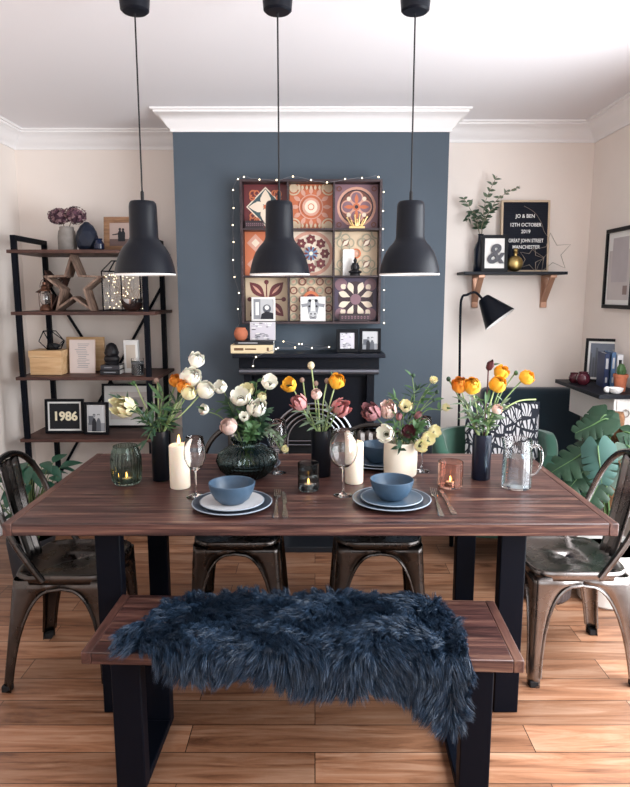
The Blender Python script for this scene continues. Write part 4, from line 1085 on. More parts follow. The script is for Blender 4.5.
# ---------------------------------------------------------------- art on the right wall
fa=PX(603,308,XR-.012); fb=PX(603.8,231,XR-.012)
zlo,zhi=fa.z,fb.z+.0; yfar=fa.y
t=thing('picture_frame','black framed abstract print hanging on the right wall','picture frame',(XR,yfar-.33,zlo)); H_=zhi-zlo
mb=MB(); W_=.33
mb.box(-.024,-.0005,-W_,W_,0,.022); mb.box(-.024,-.0005,-W_,W_,H_-.022,H_); mb.box(-.024,-.0005,-W_,-W_+.022,.022,H_-.022); mb.box(-.024,-.0005,W_-.022,W_,.022,H_-.022)
mb.box(-.025,-.0005,-.022,.0,.022,H_-.022); mb.build('frame_moulding',m_blackframe,t,bevel=.002)
mb=MB(); mb.box(-.012,-.0008,-W_+.02,W_-.02,.02,H_-.02,0)
for y0,y1,z0,z1,mi in ((.03,.29,.05,.33,1),(.06,.25,.15,.4,2),(.05,.1,.08,.13,3),(-.3,-.05,.05,.36,1)): mb.box(-.0124-.0003*mi,-.012,y0,y1,z0,min(z1,H_-.05),mi)
mb.build('print',[m_paper,g('mist','c9c2c0',.8,var=.05,vscale=6),g('mist2','bdb6b8',.8,var=.06,vscale=7),g('rust_patch','8f7d78',.8)],t,flat=True)

# ---------------------------------------------------------------- corner shelf unit on the right wall
uz=PY(599,395,3.25).z; ux0=PY(599,396,3.25).x; uy0,uy1=3.25,3.86
t=thing('wall_console','black topped wall console with a white drawer on the right wall','shelf',(XR,(uy0+uy1)/2,uz-.022)); uo=Vector((XR,(uy0+uy1)/2,uz-.022))
mb=MB(); mb.box(ux0-XR,0,uy0-uo.y,uy1-uo.y,0,.022); mb.build('top_board',g('black_stained_wood','11141d',.5,0,.25),t,bevel=.002)
dx=PY(613.5,405,3.27).x-XR
mb=MB(); mb.box(dx,0,uy0+.015-uo.y,uy1-.02-uo.y,-.17,-.0005); mb.build('console_body',g('white_paint','e6e3df',.5),t,bevel=.003)
mb=MB(); mb.box(dx+.012,-.012,uy0+.005-uo.y,uy0+.0145-uo.y,-.155,-.012); dr=mb.build('drawer',g('white_paint','e6e3df',.5),t,bevel=.002)
mb=MB(); rc=Vector((dx+.055,uy0-.004-uo.y,-.075)); mb.tube([rc+Vector((.018*cos(a),0,.018*sin(a))) for a in [2*PI*i/20 for i in range(20)]],.0028,6,closed=True); mb.ball(rc+Vector((0,.002,.018)),.006,8); mb.build('ring_handle',m_silver,dr)
UT=uz+.0005
def d_city(a,w,h,cz):
    a.rect(-w,w,cz-h,cz+h,g('print_blue_grey','6e7582',.7)); rn=random.Random(5)
    for k in range(9): x=-w+k*w*.22; a.rect(x,x+w*.16,cz-h,cz-h+h*rn.uniform(.8,1.8),rn.choice([m_ink,m_grey,g('mid_ink','5c5f66',.7)]))
frame('picture_frame','black picture frame leaning at the back of the wall console','.' and .19,.255,(PY(601,375,3.72).x,3.72,UT),R(-28),R(7),None,.016,.02,.012,d_city)
for i,(dx_,c,h_,th_,lab) in enumerate(((0,'26355a',.19,.026,'navy upright book on the wall console, furthest left of the three'),(.03,'4f6f94',.197,.022,'blue upright book on the wall console, middle of the three'),(.06,'dcdde0',.185,.03,'white upright book on the wall console, right of the blue one'))):
    q=PY(606,380,3.5); book(lab,q.x+dx_,3.5-.012*i,UT,h_,.135,th_,g('bk'+c,c,.5),R(-8),None,True,band=(m_lgrey if i<2 else m_ink,[(-.25,.25,.55,.85),(-.2,.2,.15,.3)]))
t=thing('glass_jar','dark red glass ball jar on the near corner of the wall console','jar',(PY(583,382,3.62).x,3.62,UT))
mb=MB(); mb.shell([(.02,0),(.034,.012),(.04,.034),(.033,.056),(.024,.066),(.026,.072)],.003,n=24); mb.build('jar_body',g('red_glass','4a1c26',.15),t)
t=thing('glass_jar','dark red glass jar behind the round one on the wall console','jar',(PY(575,381,3.7).x,3.71,UT))
mb=MB(); mb.shell([(.02,0),(.03,.012),(.033,.03),(.024,.05),(.026,.056)],.003,n=24); mb.build('jar_body',g('red_glass','4a1c26',.15),t)
t=thing('cactus_pot','small cactus in a terracotta pot standing on the wall console','plant',(PY(620,386,3.38).x,3.38,UT))
mb=MB(); mb.shell([(.026,0),(.034,.075),(.038,.077),(.038,.09)],.004,n=24); mb.build('pot',m_terra,t)
mb=MB(); mb.lathe([(.0005,.082),(.032,.082)],n=20); mb.build('soil',g('soil','2c2019',.95),t)
mb=MB(); mb.lathe([(.014,.08),(.02,.1),(.02,.125),(.012,.143),(.001,.148)],n=24,rib=.12,ribn=8); mb.ball((.02,0,.105),.009,10,0,(1,1,1.6)); mb.build('cactus',m_leaf,t)
t=thing('white_dish','small white bowl at the front edge of the wall console','bowl',(PY(617,392,3.29).x,3.305,UT))
mb=MB(); mb.shell([(.02,0),(.032,.01),(.038,.028)],.003,n=28); mb.build('dish_body',m_inner,t)
t=thing('white_dish','white ceramic trinket ball beside the white bowl on the wall console','ornament',(PY(608,389,3.31).x,3.32,UT)); t.name='trinket_ball'
mb=MB(); mb.ball((0,0,.017),.017,16); mb.build('ball_body',m_inner,t)

# ---------------------------------------------------------------- armchairs in the right alcove
t=thing('armchair','dark teal velvet high-backed armchair in the right corner','armchair',(1.39,3.98,0))
mb=MB(); mb.box(-.315,.325,.05,.16,.1,.885); mb.build('backrest',m_teal,t,bevel=.035,seg=4)
mb=MB(); mb.box(-.3,.31,-.13,.045,.12,.43); mb.build('seat',m_teal,t,bevel=.03,seg=4)
for s in (-1,1):
    for y in (-.1,.12): mb=MB(); mb.lathe([(.012,0),(.02,.12)],(s*.27,y,0),12); mb.build('leg',m_iron,t)
t=thing('tub_chair','green velvet tub chair with the patterned cushion behind the table','armchair',(1.0,3.5,0))
mb=MB()
def tub(u,v):
    a=R(-160+320*u)+PI/2; ro=.34; 
    return (ro*cos(a),ro*.74*sin(a)-.0,.17+v*(.53-.10*abs(cos(a))**3*(1 if sin(a)<.3 else .4)))
# thick curved shell
n=40; vs=[];fs=[]
for i in range(n+1):
    a=R(-25+230*i/n); zt_=.715 if sin(a)>0 else .715+.12*sin(a)*2
    for (ro,z) in ((.34,.16),(.345,zt_-.03),(.33,zt_),(.29,zt_),(.275,zt_-.03),(.27,.16)): vs.append((ro*cos(a),ro*.72*sin(a)-.02,z))
for i in range(n):
    for j in range(6): fs.append((i*6+j,i*6+(j+1)%6,(i+1)*6+(j+1)%6,(i+1)*6+j))
fs+=[tuple(range(6)),tuple(n*6+5-j for j in range(6))]
mb.add(vs,fs); mb.build('backrest',m_green,t,sharp=60)
mb=MB(); mb.lathe([(.25,.16),(.262,.2),(.262,.4),(.25,.43),(.05,.44)],(0,0,0),36,T=Matrix.Diagonal((1,.66,1,1))); mb.build('seat',m_green,t)
for s in (-1,1):
    for y in (-.12,.12): mb=MB(); mb.lathe([(.012,0),(.018,.16)],(s*.19,y,0),12); mb.build('leg',m_iron,t)
def cushion_mat():
    m,nt,b=nm('fan_print_fabric'); L=nt.links; N=nt.nodes
    tc=N.new('ShaderNodeTexCoord'); mp=N.new('ShaderNodeMapping'); mp.inputs['Scale'].default_value=(1,0.01,.8); L.new(tc.outputs['Object'],mp.inputs[0])
    vo=N.new('ShaderNodeTexVoronoi'); vo.inputs['Scale'].default_value=17; vo.inputs['Randomness'].default_value=.75; L.new(mp.outputs[0],vo.inputs['Vector'])
    sb=N.new('ShaderNodeVectorMath'); sb.operation='SUBTRACT'; L.new(mp.outputs[0],sb.inputs[0]); L.new(vo.outputs['Position'],sb.inputs[1])
    sp=N.new('ShaderNodeSeparateXYZ'); L.new(sb.outputs[0],sp.inputs[0])
    zz=N.new('ShaderNodeMath'); zz.operation='ADD'; zz.inputs[1].default_value=.045; L.new(sp.outputs[2],zz.inputs[0])
    at=N.new('ShaderNodeMath'); at.operation='ARCTAN2'; L.new(sp.outputs[0],at.inputs[0]); L.new(zz.outputs[0],at.inputs[1])
    ml=N.new('ShaderNodeMath'); ml.operation='MULTIPLY'; ml.inputs[1].default_value=17; L.new(at.outputs[0],ml.inputs[0])
    si=N.new('ShaderNodeMath'); si.operation='SINE'; L.new(ml.outputs[0],si.inputs[0])
    v2=N.new('ShaderNodeTexVoronoi'); v2.feature='DISTANCE_TO_EDGE'; v2.inputs['Scale'].default_value=17; v2.inputs['Randomness'].default_value=.75; L.new(mp.outputs[0],v2.inputs['Vector'])
    gt=N.new('ShaderNodeMath'); gt.operation='GREATER_THAN'; gt.inputs[1].default_value=.07; L.new(v2.outputs['Distance'],gt.inputs[0])
    g2=N.new('ShaderNodeMath'); g2.operation='GREATER_THAN'; g2.inputs[1].default_value=-.35; L.new(si.outputs[0],g2.inputs[0])
    pr=N.new('ShaderNodeMath'); pr.operation='MULTIPLY'; L.new(gt.outputs[0],pr.inputs[0]); L.new(g2.outputs[0],pr.inputs[1])
    mx=N.new('ShaderNodeMix'); mx.data_type='RGBA'; mx.inputs['A'].default_value=lin('1d222d'); mx.inputs['B'].default_value=lin('c9c8cb'); L.new(pr.outputs[0],mx.inputs['Factor'])
    L.new(mx.outputs['Result'],b.inputs['Base Color']); b.inputs['Roughness'].default_value=.85; return m
t=thing('patterned_cushion','square cushion with black and white fan pattern on the green tub chair','cushion',(1.055,3.5,.443))
mb=MB(); cw_=.215
def pil(sgn):
    def f(u,v):
        x=(u*2-1); z=(v*2-1); e=(1-abs(x)**3.0)*(1-abs(z)**3.0); k=1-.05*(1-abs(x*z))
        return (x*cw_*(1-.04*(1-z*z)),sgn*.065*e**.55,cw_*1.03+z*cw_*1.03*(1-.04*(1-x*x)))
    return f
mb.T=Matrix.Rotation(R(-8),4,'X'); mb.grid(pil(-1),20,20); mb.grid(pil(1),20,20); mb.build('cushion_cover',cushion_mat(),t,sharp=70)
# ================================================================ ON THE TABLE
TT_=TZ+.0008
def base(px,py): return PZ(px,py,TT_)
def glass_holder(name,label,px,py,r_,h,mt,rib=0,ribn=0,prof=None,hold=True,flabel=''):
    p=base(px,py); p.y+=r_; p.x=(px-315)/FPX*(p.y*cos(TH)+(EYE-TZ)*sin(TH))
    t=thing(name,label,'candle holder',p)
    mb=MB(); mb.shell(prof or [(r_*.94,0),(r_,.006),(r_,h)],.004,n=72 if ribn else 36,rib=rib,ribn=ribn,base=.008); mb.build('glass_body',mt,t)
    q=thing('tealight',flabel,'candle',p+Vector((0,0,.0085)))
    mb=MB(); mb.shell([(.019,0),(.0195,.002),(.0195,.015)],.0008,n=24); mb.build('tealight_cup',m_silver,q)
    mb=MB(); mb.lathe([(.018,.001),(.018,.012)],n=24); mb.build('wax',m_wax,q)
    mb=MB(); mb.tube([(0,0,.012),(0,0,.018)],.0008,6); mb.build('wick',m_wick,q)
    mb=MB(); mb.lathe([(.0008,.016),(.0035,.021),(.0032,.026),(.001,.035)],n=12); mb.build('flame',m_flame,q)
glass_holder('candle_holder','squat smoky green ribbed glass candle holder at the left of the table',127,487,.056,.15,m_glassgreen,.035,26,[(.046,0),(.054,.012),(.058,.05),(.058,.10),(.052,.13),(.046,.142),(.046,.15)],True,'lit tealight inside the green ribbed glass holder')
glass_holder('candle_holder','small grey ringed glass candle holder in front of the central black vase',308.5,493,.041,.105,m_glasssmoke,0,0,[(.036,0),(.041,.008),(.041,.03),(.0395,.034),(.041,.038),(.041,.06),(.0395,.064),(.041,.068),(.041,.105)],True,'lit tealight inside the grey ringed glass holder')
glass_holder('candle_holder','pinkish amber glass candle holder on the right half of the table',450,490,.048,.098,m_glassamber,.012,14,None,True,'lit tealight inside the amber glass holder')
def pillar(label,px,py,r_,h):
    p=base(px,py); p.y+=r_; p.x=(px-315)/FPX*(p.y*cos(TH)+(EYE-TZ)*sin(TH)); t=thing('pillar_candle',label,'candle',p)
    mb=MB(); mb.lathe([(r_-.002,0),(r_,.003),(r_,h-.004),(r_-.004,h),(r_*.6,h-.004),(.002,h-.006)],n=40); mb.build('wax_body',m_wax,t)
    mb=MB(); mb.tube([(0,0,h-.006),(.001,0,h+.008)],.0011,6); mb.build('wick',m_wick,t)
    mb=MB(); mb.lathe([(.001,h+.003),(.0055,h+.011),(.0052,h+.018),(.003,h+.028),(.0006,h+.038)],n=14); mb.build('flame',m_flame,t)
pillar('lit ivory pillar candle on the left side of the table',180.3,490,.0385,.168)
pillar('ivory pillar candle behind the tall wine glass near the middle',354,485,.036,.165)
def wineglass(label,px,py,r_,h,stem=.1):
    p=base(px,py); p.y+=.034; p.x=(px-315)/FPX*(p.y*cos(TH)+(EYE-TZ)*sin(TH)); t=thing('wine_glass',label,'glass',p)
    o=[(.0355,0),(.0355,.0015),(.022,.004),(.008,.008),(.0042,.016),(.0036,stem*.6),(.0042,stem-.006)]
    B=h-stem; ob=[(.010,stem),(.45*r_+.004,stem+.06*B),(.78*r_,stem+.18*B),(.97*r_,stem+.36*B),(r_,stem+.5*B),(.95*r_,stem+.7*B),(.80*r_,h)]
    ins=[(max(a-.0015,.0006),b+.0012) for a,b in ob[1:]]+[]
    ins[-1]=(ins[-1][0],h)
    mb=MB(); mb.lathe(o,n=40); prof=ob+[(ob[-1][0]-.0007,h+.0007)]+ins[::-1]+[(.0005,stem+.005)]
    mb=MB(); mb.lathe([(.0005,0)]+o+prof,n=44); mb.build('glass_body',m_glass,t,sharp=80); return t
wineglass('wine glass beside the left pillar candle',196,499,.040,.222,.1)
wineglass('tallest and widest wine glass in front of the right pillar candle',343,498,.053,.245,.105)
wineglass('wine glass at the back, just right of the dark ribbed bowl vase',277.5,475,.043,.222,.095)
wineglass('wine glass at the back, right of the cream ceramic pot',421.5,473,.042,.23,.1)
# place settings
def plate(label,c,z,r_,mt,name='dinner_plate',h=.014):
    t=thing(name,label,'plate',(c.x,c.y,z)); mb=MB()
    mb.lathe([(.0005,0),(r_*.58,0),(r_*.62,.002),(r_*.9,h*.75),(r_,h),(r_*1.0,h+.0015),(r_*.985,h+.002),(r_*.88,h*.85),(r_*.66,.0062),(r_*.5,.005),(.0005,.005)],n=64); mb.build('plate_body',mt,t)
    mb=MB(); mb.lathe([(r_*1.0005,h-.0005),(r_*1.004,h+.001),(r_*.988,h+.0028),(r_*.975,h+.0016)],n=64,close=True); mb.build('rim',g('pale_rim','93a0ad',.35),t); return t
def bowl(label,c,z,r_,h):
    t=thing('cereal_bowl',label,'bowl',(c.x,c.y,z)); mb=MB()
    mb.shell([(r_*.52,0),(r_*.56,.003),(r_*.74,h*.22),(r_*.9,h*.55),(r_*.975,h*.85),(r_,h)],.0045,n=56,base=.007); mb.build('bowl_body',m_bowl,t); return t
def setting(px,py,where,midmat,rd,rs,rb,hb,midtxt):
    c=base(px,py)
    plate('large charcoal dinner plate at the '+where+' place setting',c,TT_,rd,m_plated)
    plate(midtxt+' side plate stacked at the '+where+' place setting',c,TT_+.0075,rs,midmat,'side_plate',.011)
    bowl('blue stoneware bowl on top at the '+where+' place setting',c,TT_+.0140,rb,hb)
setting(232.3,505.5,'front left',m_platel,.140,.112,.082,.070,'pale grey')
setting(391.5,501.8,'front right',m_plateb,.140,.110,.078,.070,'blue grey')
setting(249,466,'back left',m_plateb,.135,.108,.079,.072,'blue')
setting(378,464,'back right',m_plateb,.135,.108,.079,.075,'blue')
def fork(label,a,b):
    a=base(*a); b=base(*b); d=(b-a); L=d.length; t=thing('fork',label,'cutlery',a,atan2(d.y,d.x)-PI/2); mb=MB()
    def strip(pts,th=.0022):
        vs=[];fs=[];n=len(pts)
        for y,w,z in pts: vs+=[(-w,y,z),(w,y,z),(w*.7,y,z+th),(-w*.7,y,z+th)]
        for i in range(n-1):
            for j in range(4): fs.append((4*i+j,4*i+(j+1)%4,4*i+4+(j+1)%4,4*i+4+j))
        fs+=[(3,2,1,0),tuple(4*(n-1)+j for j in range(4))]; mb.add(vs,fs)
    strip([(0,.006,.0),(.01,.0105,.001),(.04,.009,.002),(L*.4,.005,.004),(L*.62,.003,.006),(L*.7,.005,.004),(L*.74,.0115,.002),(L*.8,.0125,.0015)]); mb.build('handle',m_silver,t)
    mb=MB()
    for k in range(4): x=-.0105+k*.007; strip2=[(L*.795,.002,.0015),(L*.9,.0017,.004),(L,.0009,.008)]; vs=[];mb.T=Matrix.Translation((x,0,0)); strip(strip2)
    mb.build('tines',m_silver,t)
def knife(label,a,b):
    a=base(*a); b=base(*b); d=(b-a); L=d.length; t=thing('knife',label,'cutlery',a,atan2(d.y,d.x)-PI/2)
    def strip(mb,pts):
        vs=[];fs=[];n=len(pts)
        for y,x0,x1,z in pts: vs+=[(x0,y,z),(x1,y,z),(x1-.001,y,z+.004),(x0+.001,y,z+.004)]
        for i in range(n-1):
            for j in range(4): fs.append((4*i+j,4*i+(j+1)%4,4*i+4+(j+1)%4,4*i+4+j))
        fs+=[(3,2,1,0),tuple(4*(n-1)+j for j in range(4))]; mb.add(vs,fs)
    mb=MB(); strip(mb,[(0,-.007,.007,0),(.01,-.0105,.0105,0),(.03,-.0105,.0105,0),(L*.3,-.007,.007,0),(L*.45,-.0055,.0055,0)]); mb.build('handle',m_silver,t)
    mb=MB(); strip(mb,[(L*.45,-.004,.004,.0004),(L*.5,-.006,.011,.0004),(L*.85,-.006,.011,.0004),(L*.95,-.005,.007,.0004),(L,-.004,-.001,.0004)]); mb.build('blade',m_silver,t)
fork('fork beside the front left place setting',(275.5,518),(277.5,491.5)); knife('knife beside the front left place setting',(285.5,518),(283,492))
fork('fork beside the front right place setting',(441.5,516.5),(433,490)); knife('knife beside the front right place setting',(454.5,515),(440,490.5))
# water jug
p=base(516,491); p.y+=.055; p.x=(516-315)/FPX*(p.y*cos(TH)+.115)
t=thing('water_jug','clear glass water jug with a handle on the right of the table','jug',p)
mb=MB(); r_=.056
prof=[(.054,0),(.056,.004),(.0555,.11),(.053,.15),(.053,.188)]
mb.shell(prof,.003,n=48,base=.007)
mb.v=[Vector((q.x-.012*max(0,(q.z-.165)/.023)*max(0,-q.x/.053)**3,q.y,q.z+.004*max(0,(q.z-.165)/.023)*max(0,-q.x/.053)**3)) for q in mb.v]
mb.build('glass_body',m_glass,t)
mb=MB(); mb.tube(smooth([(.052,0,.155),(.075,0,.162),(.092,0,.14),(.092,0,.09),(.075,0,.058),(.0545,0,.05)],5),.0055,10); mb.build('handle',m_glass,t)
mb=MB(); mb.lathe([(.0005,.0085),(.0518,.0085),(.0518,.108),(.05,.120),(.0005,.120)],n=48); mb.build('water',m_water,t)

# ---------------------------------------------------------------- vases
def vase(name,label,px,py,prof,mt,t_=.004,rib=0,ribn=0,cat='vase'):
    p=base(px,py); r0=prof[0][0]; p.y+=r0; p.x=(px-315)/FPX*(p.y*cos(TH)+.115)
    t=thing(name,label,cat,p); mb=MB(); mb.shell(prof,t_,n=216 if ribn else 40,rib=rib,ribn=ribn,base=.008); mb.build('vase_body',mt,t)
    return p, p+Vector((0,0,prof[-1][1]))
v1,m1=vase('cylinder_vase','narrow black cylinder vase at the left of the table',161.5,482,[(.033,0),(.035,.003),(.035,.2)],m_blackvase)
v2,m2_=vase('ribbed_bowl_vase','wide dark ribbed glass bowl vase of white flowers',247,481,[(.06,0),(.075,.006),(.105,.035),(.12,.07),(.112,.098),(.08,.122),(.055,.134),(.052,.142),(.062,.16)],m_glassdark,.005,.035,36)
v3,m3=vase('cylinder_vase','black cylinder vase in the middle of the table',321,478,[(.038,0),(.040,.003),(.040,.19)],m_blackvase)
v4,m4=vase('ceramic_pot','cream ceramic pot of anemones right of the middle',400,478.5,[(.063,0),(.067,.004),(.069,.06),(.068,.133),(.066,.138)],m_cream,.005,cat='pot')
v5,m5=vase('cylinder_vase','glossy navy cylinder vase of yellow flowers at the right',480.5,481,[(.035,0),(.037,.003),(.037,.182)],m_darkblue)

def petalgrid(mb,c,Tm,phi,R_,th0,th1,hw_,mi,flare=0,nu=3,nv=4,rn=None):
    vs=[]
    for i in range(nu+1):
        q=i/nu; th=th0+(th1-th0)*q; w=hw_*(.45+.55*sin(PI*min(.15+q*.62,1)))*(1 if q<.95 else .72)
        for j in range(nv+1):
            s_=j/nv*2-1; ph=phi+s_*w
            rr=R_*(1+flare*q*q+.04*(1-abs(s_))+(.03*sin(7*ph) if q>.6 else 0)); tt=th-(.13*(1-s_*s_) if q>.9 else 0)
            vs.append(c+Tm@Vector((rr*sin(tt)*cos(ph),rr*sin(tt)*sin(ph),rr*cos(tt))))
    mb.add(vs,[(i*(nv+1)+j,(i+1)*(nv+1)+j,(i+1)*(nv+1)+j+1,i*(nv+1)+j+1) for i in range(nu) for j in range(nv)],mi)
FN=[0]
def bloom(par,c,d,r_,kind,mp,mc=None,name='bloom'):
    FN[0]+=1; rn=random.Random(FN[0]); d=Vector(d).normalized(); Tm=d.to_track_quat('Z','Y').to_matrix(); mb=MB(); mats=[mp,mc or m_ctr]
    if kind=='ranunculus':
        for R_,th1,n,hw_ in ((r_*.5,10,4,.9),(r_*.63,22,5,.75),(r_*.76,34,6,.66),(r_*.88,48,7,.58),(r_,66,7,.56)):
            o_=rn.uniform(0,6)
            for k in range(n): petalgrid(mb,c,Tm,o_+2*PI*k/n+rn.uniform(-.1,.1),R_*rn.uniform(.95,1.05),R(165),R(th1+rn.uniform(-6,6)),hw_,0,.02)
        mb.ball(c+Tm@Vector((0,0,r_*.25)),r_*.2,8,1)
    elif kind=='open':
        for R_,th1,n,hw_ in ((r_*.9,60,6,.62),(r_*1.0,78,7,.55)):
            o_=rn.uniform(0,6)
            for k in range(n): petalgrid(mb,c+Tm@Vector((0,0,r_*.35)),Tm,o_+2*PI*k/n,R_*rn.uniform(.93,1.07),R(170),R(th1+rn.uniform(-8,8)),hw_,0,.12)
        mb.ball(c+Tm@Vector((0,0,-r_*.12)),r_*.27,10,1,(1,1,.8))
        for k in range(14): a=2*PI*k/14; mb.ball(c+Tm@Vector((r_*.33*cos(a),r_*.33*sin(a),r_*.02)),r_*.05,5,1)
    elif kind=='tulip':
        for R_,n,th1 in ((r_*.8,3,16),(r_,4,26)):
            o_=rn.uniform(0,6)
            for k in range(n):
                vs0=len(mb.v); petalgrid(mb,Vector(),Matrix.Identity(3),o_+2*PI*k/n,R_,R(172),R(th1),.75,0,.06)
                for i in range(vs0,len(mb.v)): q=mb.v[i]; mb.v[i]=c+Tm@Vector((q.x*.72,q.y*.72,q.z*1.45))
    elif kind=='parrot':
        for R_,n,th1 in ((r_*.6,4,18),(r_*.85,5,35),(r_,6,58)):
            o_=rn.uniform(0,6)
            for k in range(n):
                vs0=len(mb.v); petalgrid(mb,Vector(),Matrix.Identity(3),o_+2*PI*k/n,R_*rn.uniform(.85,1.15),R(170),R(th1+rn.uniform(-12,12)),.55,0,.25)
                for i in range(vs0,len(mb.v)): q=mb.v[i]; mb.v[i]=c+Tm@Vector((q.x*.9,q.y*.9,q.z*1.2+.12*r_*sin(q.x*400)))
    elif kind=='bud':
        mb.ball(c,r_,10,0,(1,1,1.15)); mb.ball(c-d*r_*.5,r_*.75,8,1)
    return mb.build(name,mats,par,sharp=60)
def flower(name,label,mouth,head,r_,kind,mp,sm=None,mc=None,Yo=0,face=None,cat='flower',group=None,mid=None,leaves=0,vr=.02,sr=.0028):
    """mouth: vase mouth centre; head: (px,py) in the picture taken at the vase's own depth + Yo"""
    h=PY(head[0],head[1],mouth.y+Yo); dx=h.x-mouth.x
    foot=mouth+Vector((max(-vr,min(vr,-dx*.25)),max(-vr,min(vr,Yo*.3)),-.11)); lip=mouth+Vector((max(-vr,min(vr,dx*.3)),max(-vr,min(vr,Yo*.4)),0))
    t=thing(name,label,cat,foot,group=group); up=Vector((dx*.8,Yo*.5-.02,max(.05,h.z-mouth.z))).normalized()
    fd=Vector(face) if face else (up*.55+Vector((dx*1.2,-.55,.1))).normalized()
    e=h-fd*r_*(.55 if kind!='bud' else .3)
    m_=PY(mid[0],mid[1],mouth.y+Yo*.5) if mid else lip.lerp(e,.5)+Vector((-dx*.12,0,.02))
    pts=smooth([foot,lip,m_,e-fd*.012,e],6); mb=MB(); mb.tube([q-foot for q in pts],sr,7); st=mb.build('stem',sm or m_stem,t)
    bloom(t,h-foot,fd,r_,kind,mp,mc or (m_ctr if kind!='bud' else m_stem),'bloom' if kind!='bud' else 'bud')
    if leaves:
        mb=MB(); rn=random.Random(int(head[0]*7+head[1]))
        for k in range(leaves):
            i=rn.randint(len(pts)//3,len(pts)-3); leaf(mb,pts[i]-foot,(rn.uniform(-1,1),rn.uniform(-.7,.3),rn.uniform(.1,.9)),(0,-.5,.8),rn.uniform(.035,.06),rn.uniform(.01,.018))
        mb.build('leaves',m_leaf,t)
    return t
fl=flower
# left black vase
fl('ranunculus','topmost white ranunculus in the left black vase',m1,(196.5,359.5),.032,'ranunculus',m_white,m_stempale,Yo=.03,face=(.3,-.5,.8),mid=(181,400))
fl('ranunculus','large white ranunculus below the topmost one in the left black vase',m1,(191,377),.041,'ranunculus',m_white,m_stempale,Yo=-.01,mid=(176,405))
fl('ranunculus','white ranunculus reaching furthest right from the left black vase',m1,(205.5,389.5),.035,'ranunculus',m_white,m_stempale,Yo=-.03,mid=(184,412))
fl('ranunculus','orange ranunculus in the left black vase, further left of the pair',m1,(176,380.5),.027,'ranunculus',m_org,m_stem,Yo=.0,mid=(167,410),leaves=2)
fl('ranunculus','orange ranunculus in the left black vase, tucked under the big white one',m1,(183.5,386),.028,'ranunculus',m_org,m_stem,Yo=-.05,mid=(172,410))
fl('ranunculus','pale cream ranunculus lowest in the group of the left black vase',m1,(189,392.5),.028,'ranunculus',m_cpet,m_stem,Yo=-.07,mid=(175,415))
fl('ranunculus','yellow-green bloom leaning far left in front of the framed print',m1,(125,407),.044,'parrot',m_cpet,m_stem,Yo=-.04,mid=(143,414),face=(-.3,-.8,.4),leaves=5)
fl('flower_bud','closed bud rising upright over the left black vase',m1,(156.5,381),.011,'bud',g('bud_brown','8c7468',.7),m_stempale,Yo=.03)
fl('flower_bud','small green bud at the far left of the left black vase',m1,(133.5,383),.009,'bud',m_leaf,m_stempale,Yo=.04,mid=(146,408),leaves=2)
# ribbed bowl vase
for lab,hd,r_,k,mp,Yo,mid in (
 ('white anemone low at the far left of the ribbed bowl vase',(205,410),.020,'open',m_white,-.03,(222,418)),
 ('white anemone at the upper left of the ribbed bowl vase',(221,388),.026,'open',m_white,.0,(232,412)),
 ('large white anemone near the centre of the ribbed bowl vase',(240.5,398.5),.038,'open',m_white,-.02,None),
 ('creamy white bloom behind the central anemone of the ribbed bowl vase',(247,391),.028,'open',m_cpet,.05,None),
 ('white anemone with a dark centre standing highest over the ribbed bowl vase',(269,383.5),.031,'open',m_white,.03,(260,405)),
 ('white ruffled bloom right of the centre of the ribbed bowl vase',(257,408),.036,'parrot',m_white,-.05,None),
 ('small greenish white bloom below the highest anemone',(262,396.5),.019,'ranunculus',m_cpet,.02,None),
 ('small white bloom low in the foliage of the ribbed bowl vase',(244,417),.018,'open',m_white,-.09,None),
 ('blush ranunculus drooping left of the ribbed bowl vase',(228.5,426.5),.034,'ranunculus',m_blush,-.09,(233,422)),
 ('tiny white bloom hanging at the right of the ribbed bowl vase',(284,449),.014,'open',m_cpet,-.02,(268,432))):
    fl('anemone' if k=='open' else 'garden_flower',lab,m2_,hd,r_,k,mp,m_stem,Yo=Yo,mid=mid,leaves=4,vr=.035,sr=.0022)
# central black vase
for nme,lab,hd,r_,k,mp,Yo,mid,sm in (
 ('ranunculus','yellow ranunculus at the upper left of the central black vase',(290.5,386),.029,'open',m_yel,.0,(304,410),m_stempale),
 ('ranunculus','yellow ranunculus at the upper right of the central black vase',(337,381),.032,'ranunculus',m_yel,.0,(329,408),m_stempale),
 ('tulip','dusky pink tulip at the left of the central black vase',(299,403),.030,'parrot',m_pink,-.03,(309,422),m_stem),
 ('tulip','ruffled dusky pink tulip at the right of the central black vase',(340.5,408),.036,'parrot',m_pink,-.03,(330,425),m_stem),
 ('garden_flower','small blush bloom in the centre above the central black vase',(316.5,394),.022,'ranunculus',m_blush,-.02,None,m_stempale),
 ('flower_bud','topmost pale bud on a long stem over the central black vase',(311,365.5),.0145,'bud',g('pale_bud','c9bb9a',.7),.02,(315,398),m_stempale),
 ('flower_bud','small bud just right of the topmost one over the central black vase',(316,383.5),.010,'bud',g('bud_brown','8c7468',.7),.02,None,m_stem),
 ('flower_bud','small bud beside the yellow bloom left of the central black vase',(302,380),.010,'bud',g('bud_brown','8c7468',.7),.03,(307,405),m_stempale),
 ('flower_bud','small bud beside the yellow bloom right of the central black vase',(327,381),.011,'bud',g('bud_brown','8c7468',.7),.03,(323,405),m_stempale)):
    fl(nme,lab,m3,hd,r_,k,mp,sm,Yo=Yo,mid=mid,leaves=2 if k!='bud' else 0)
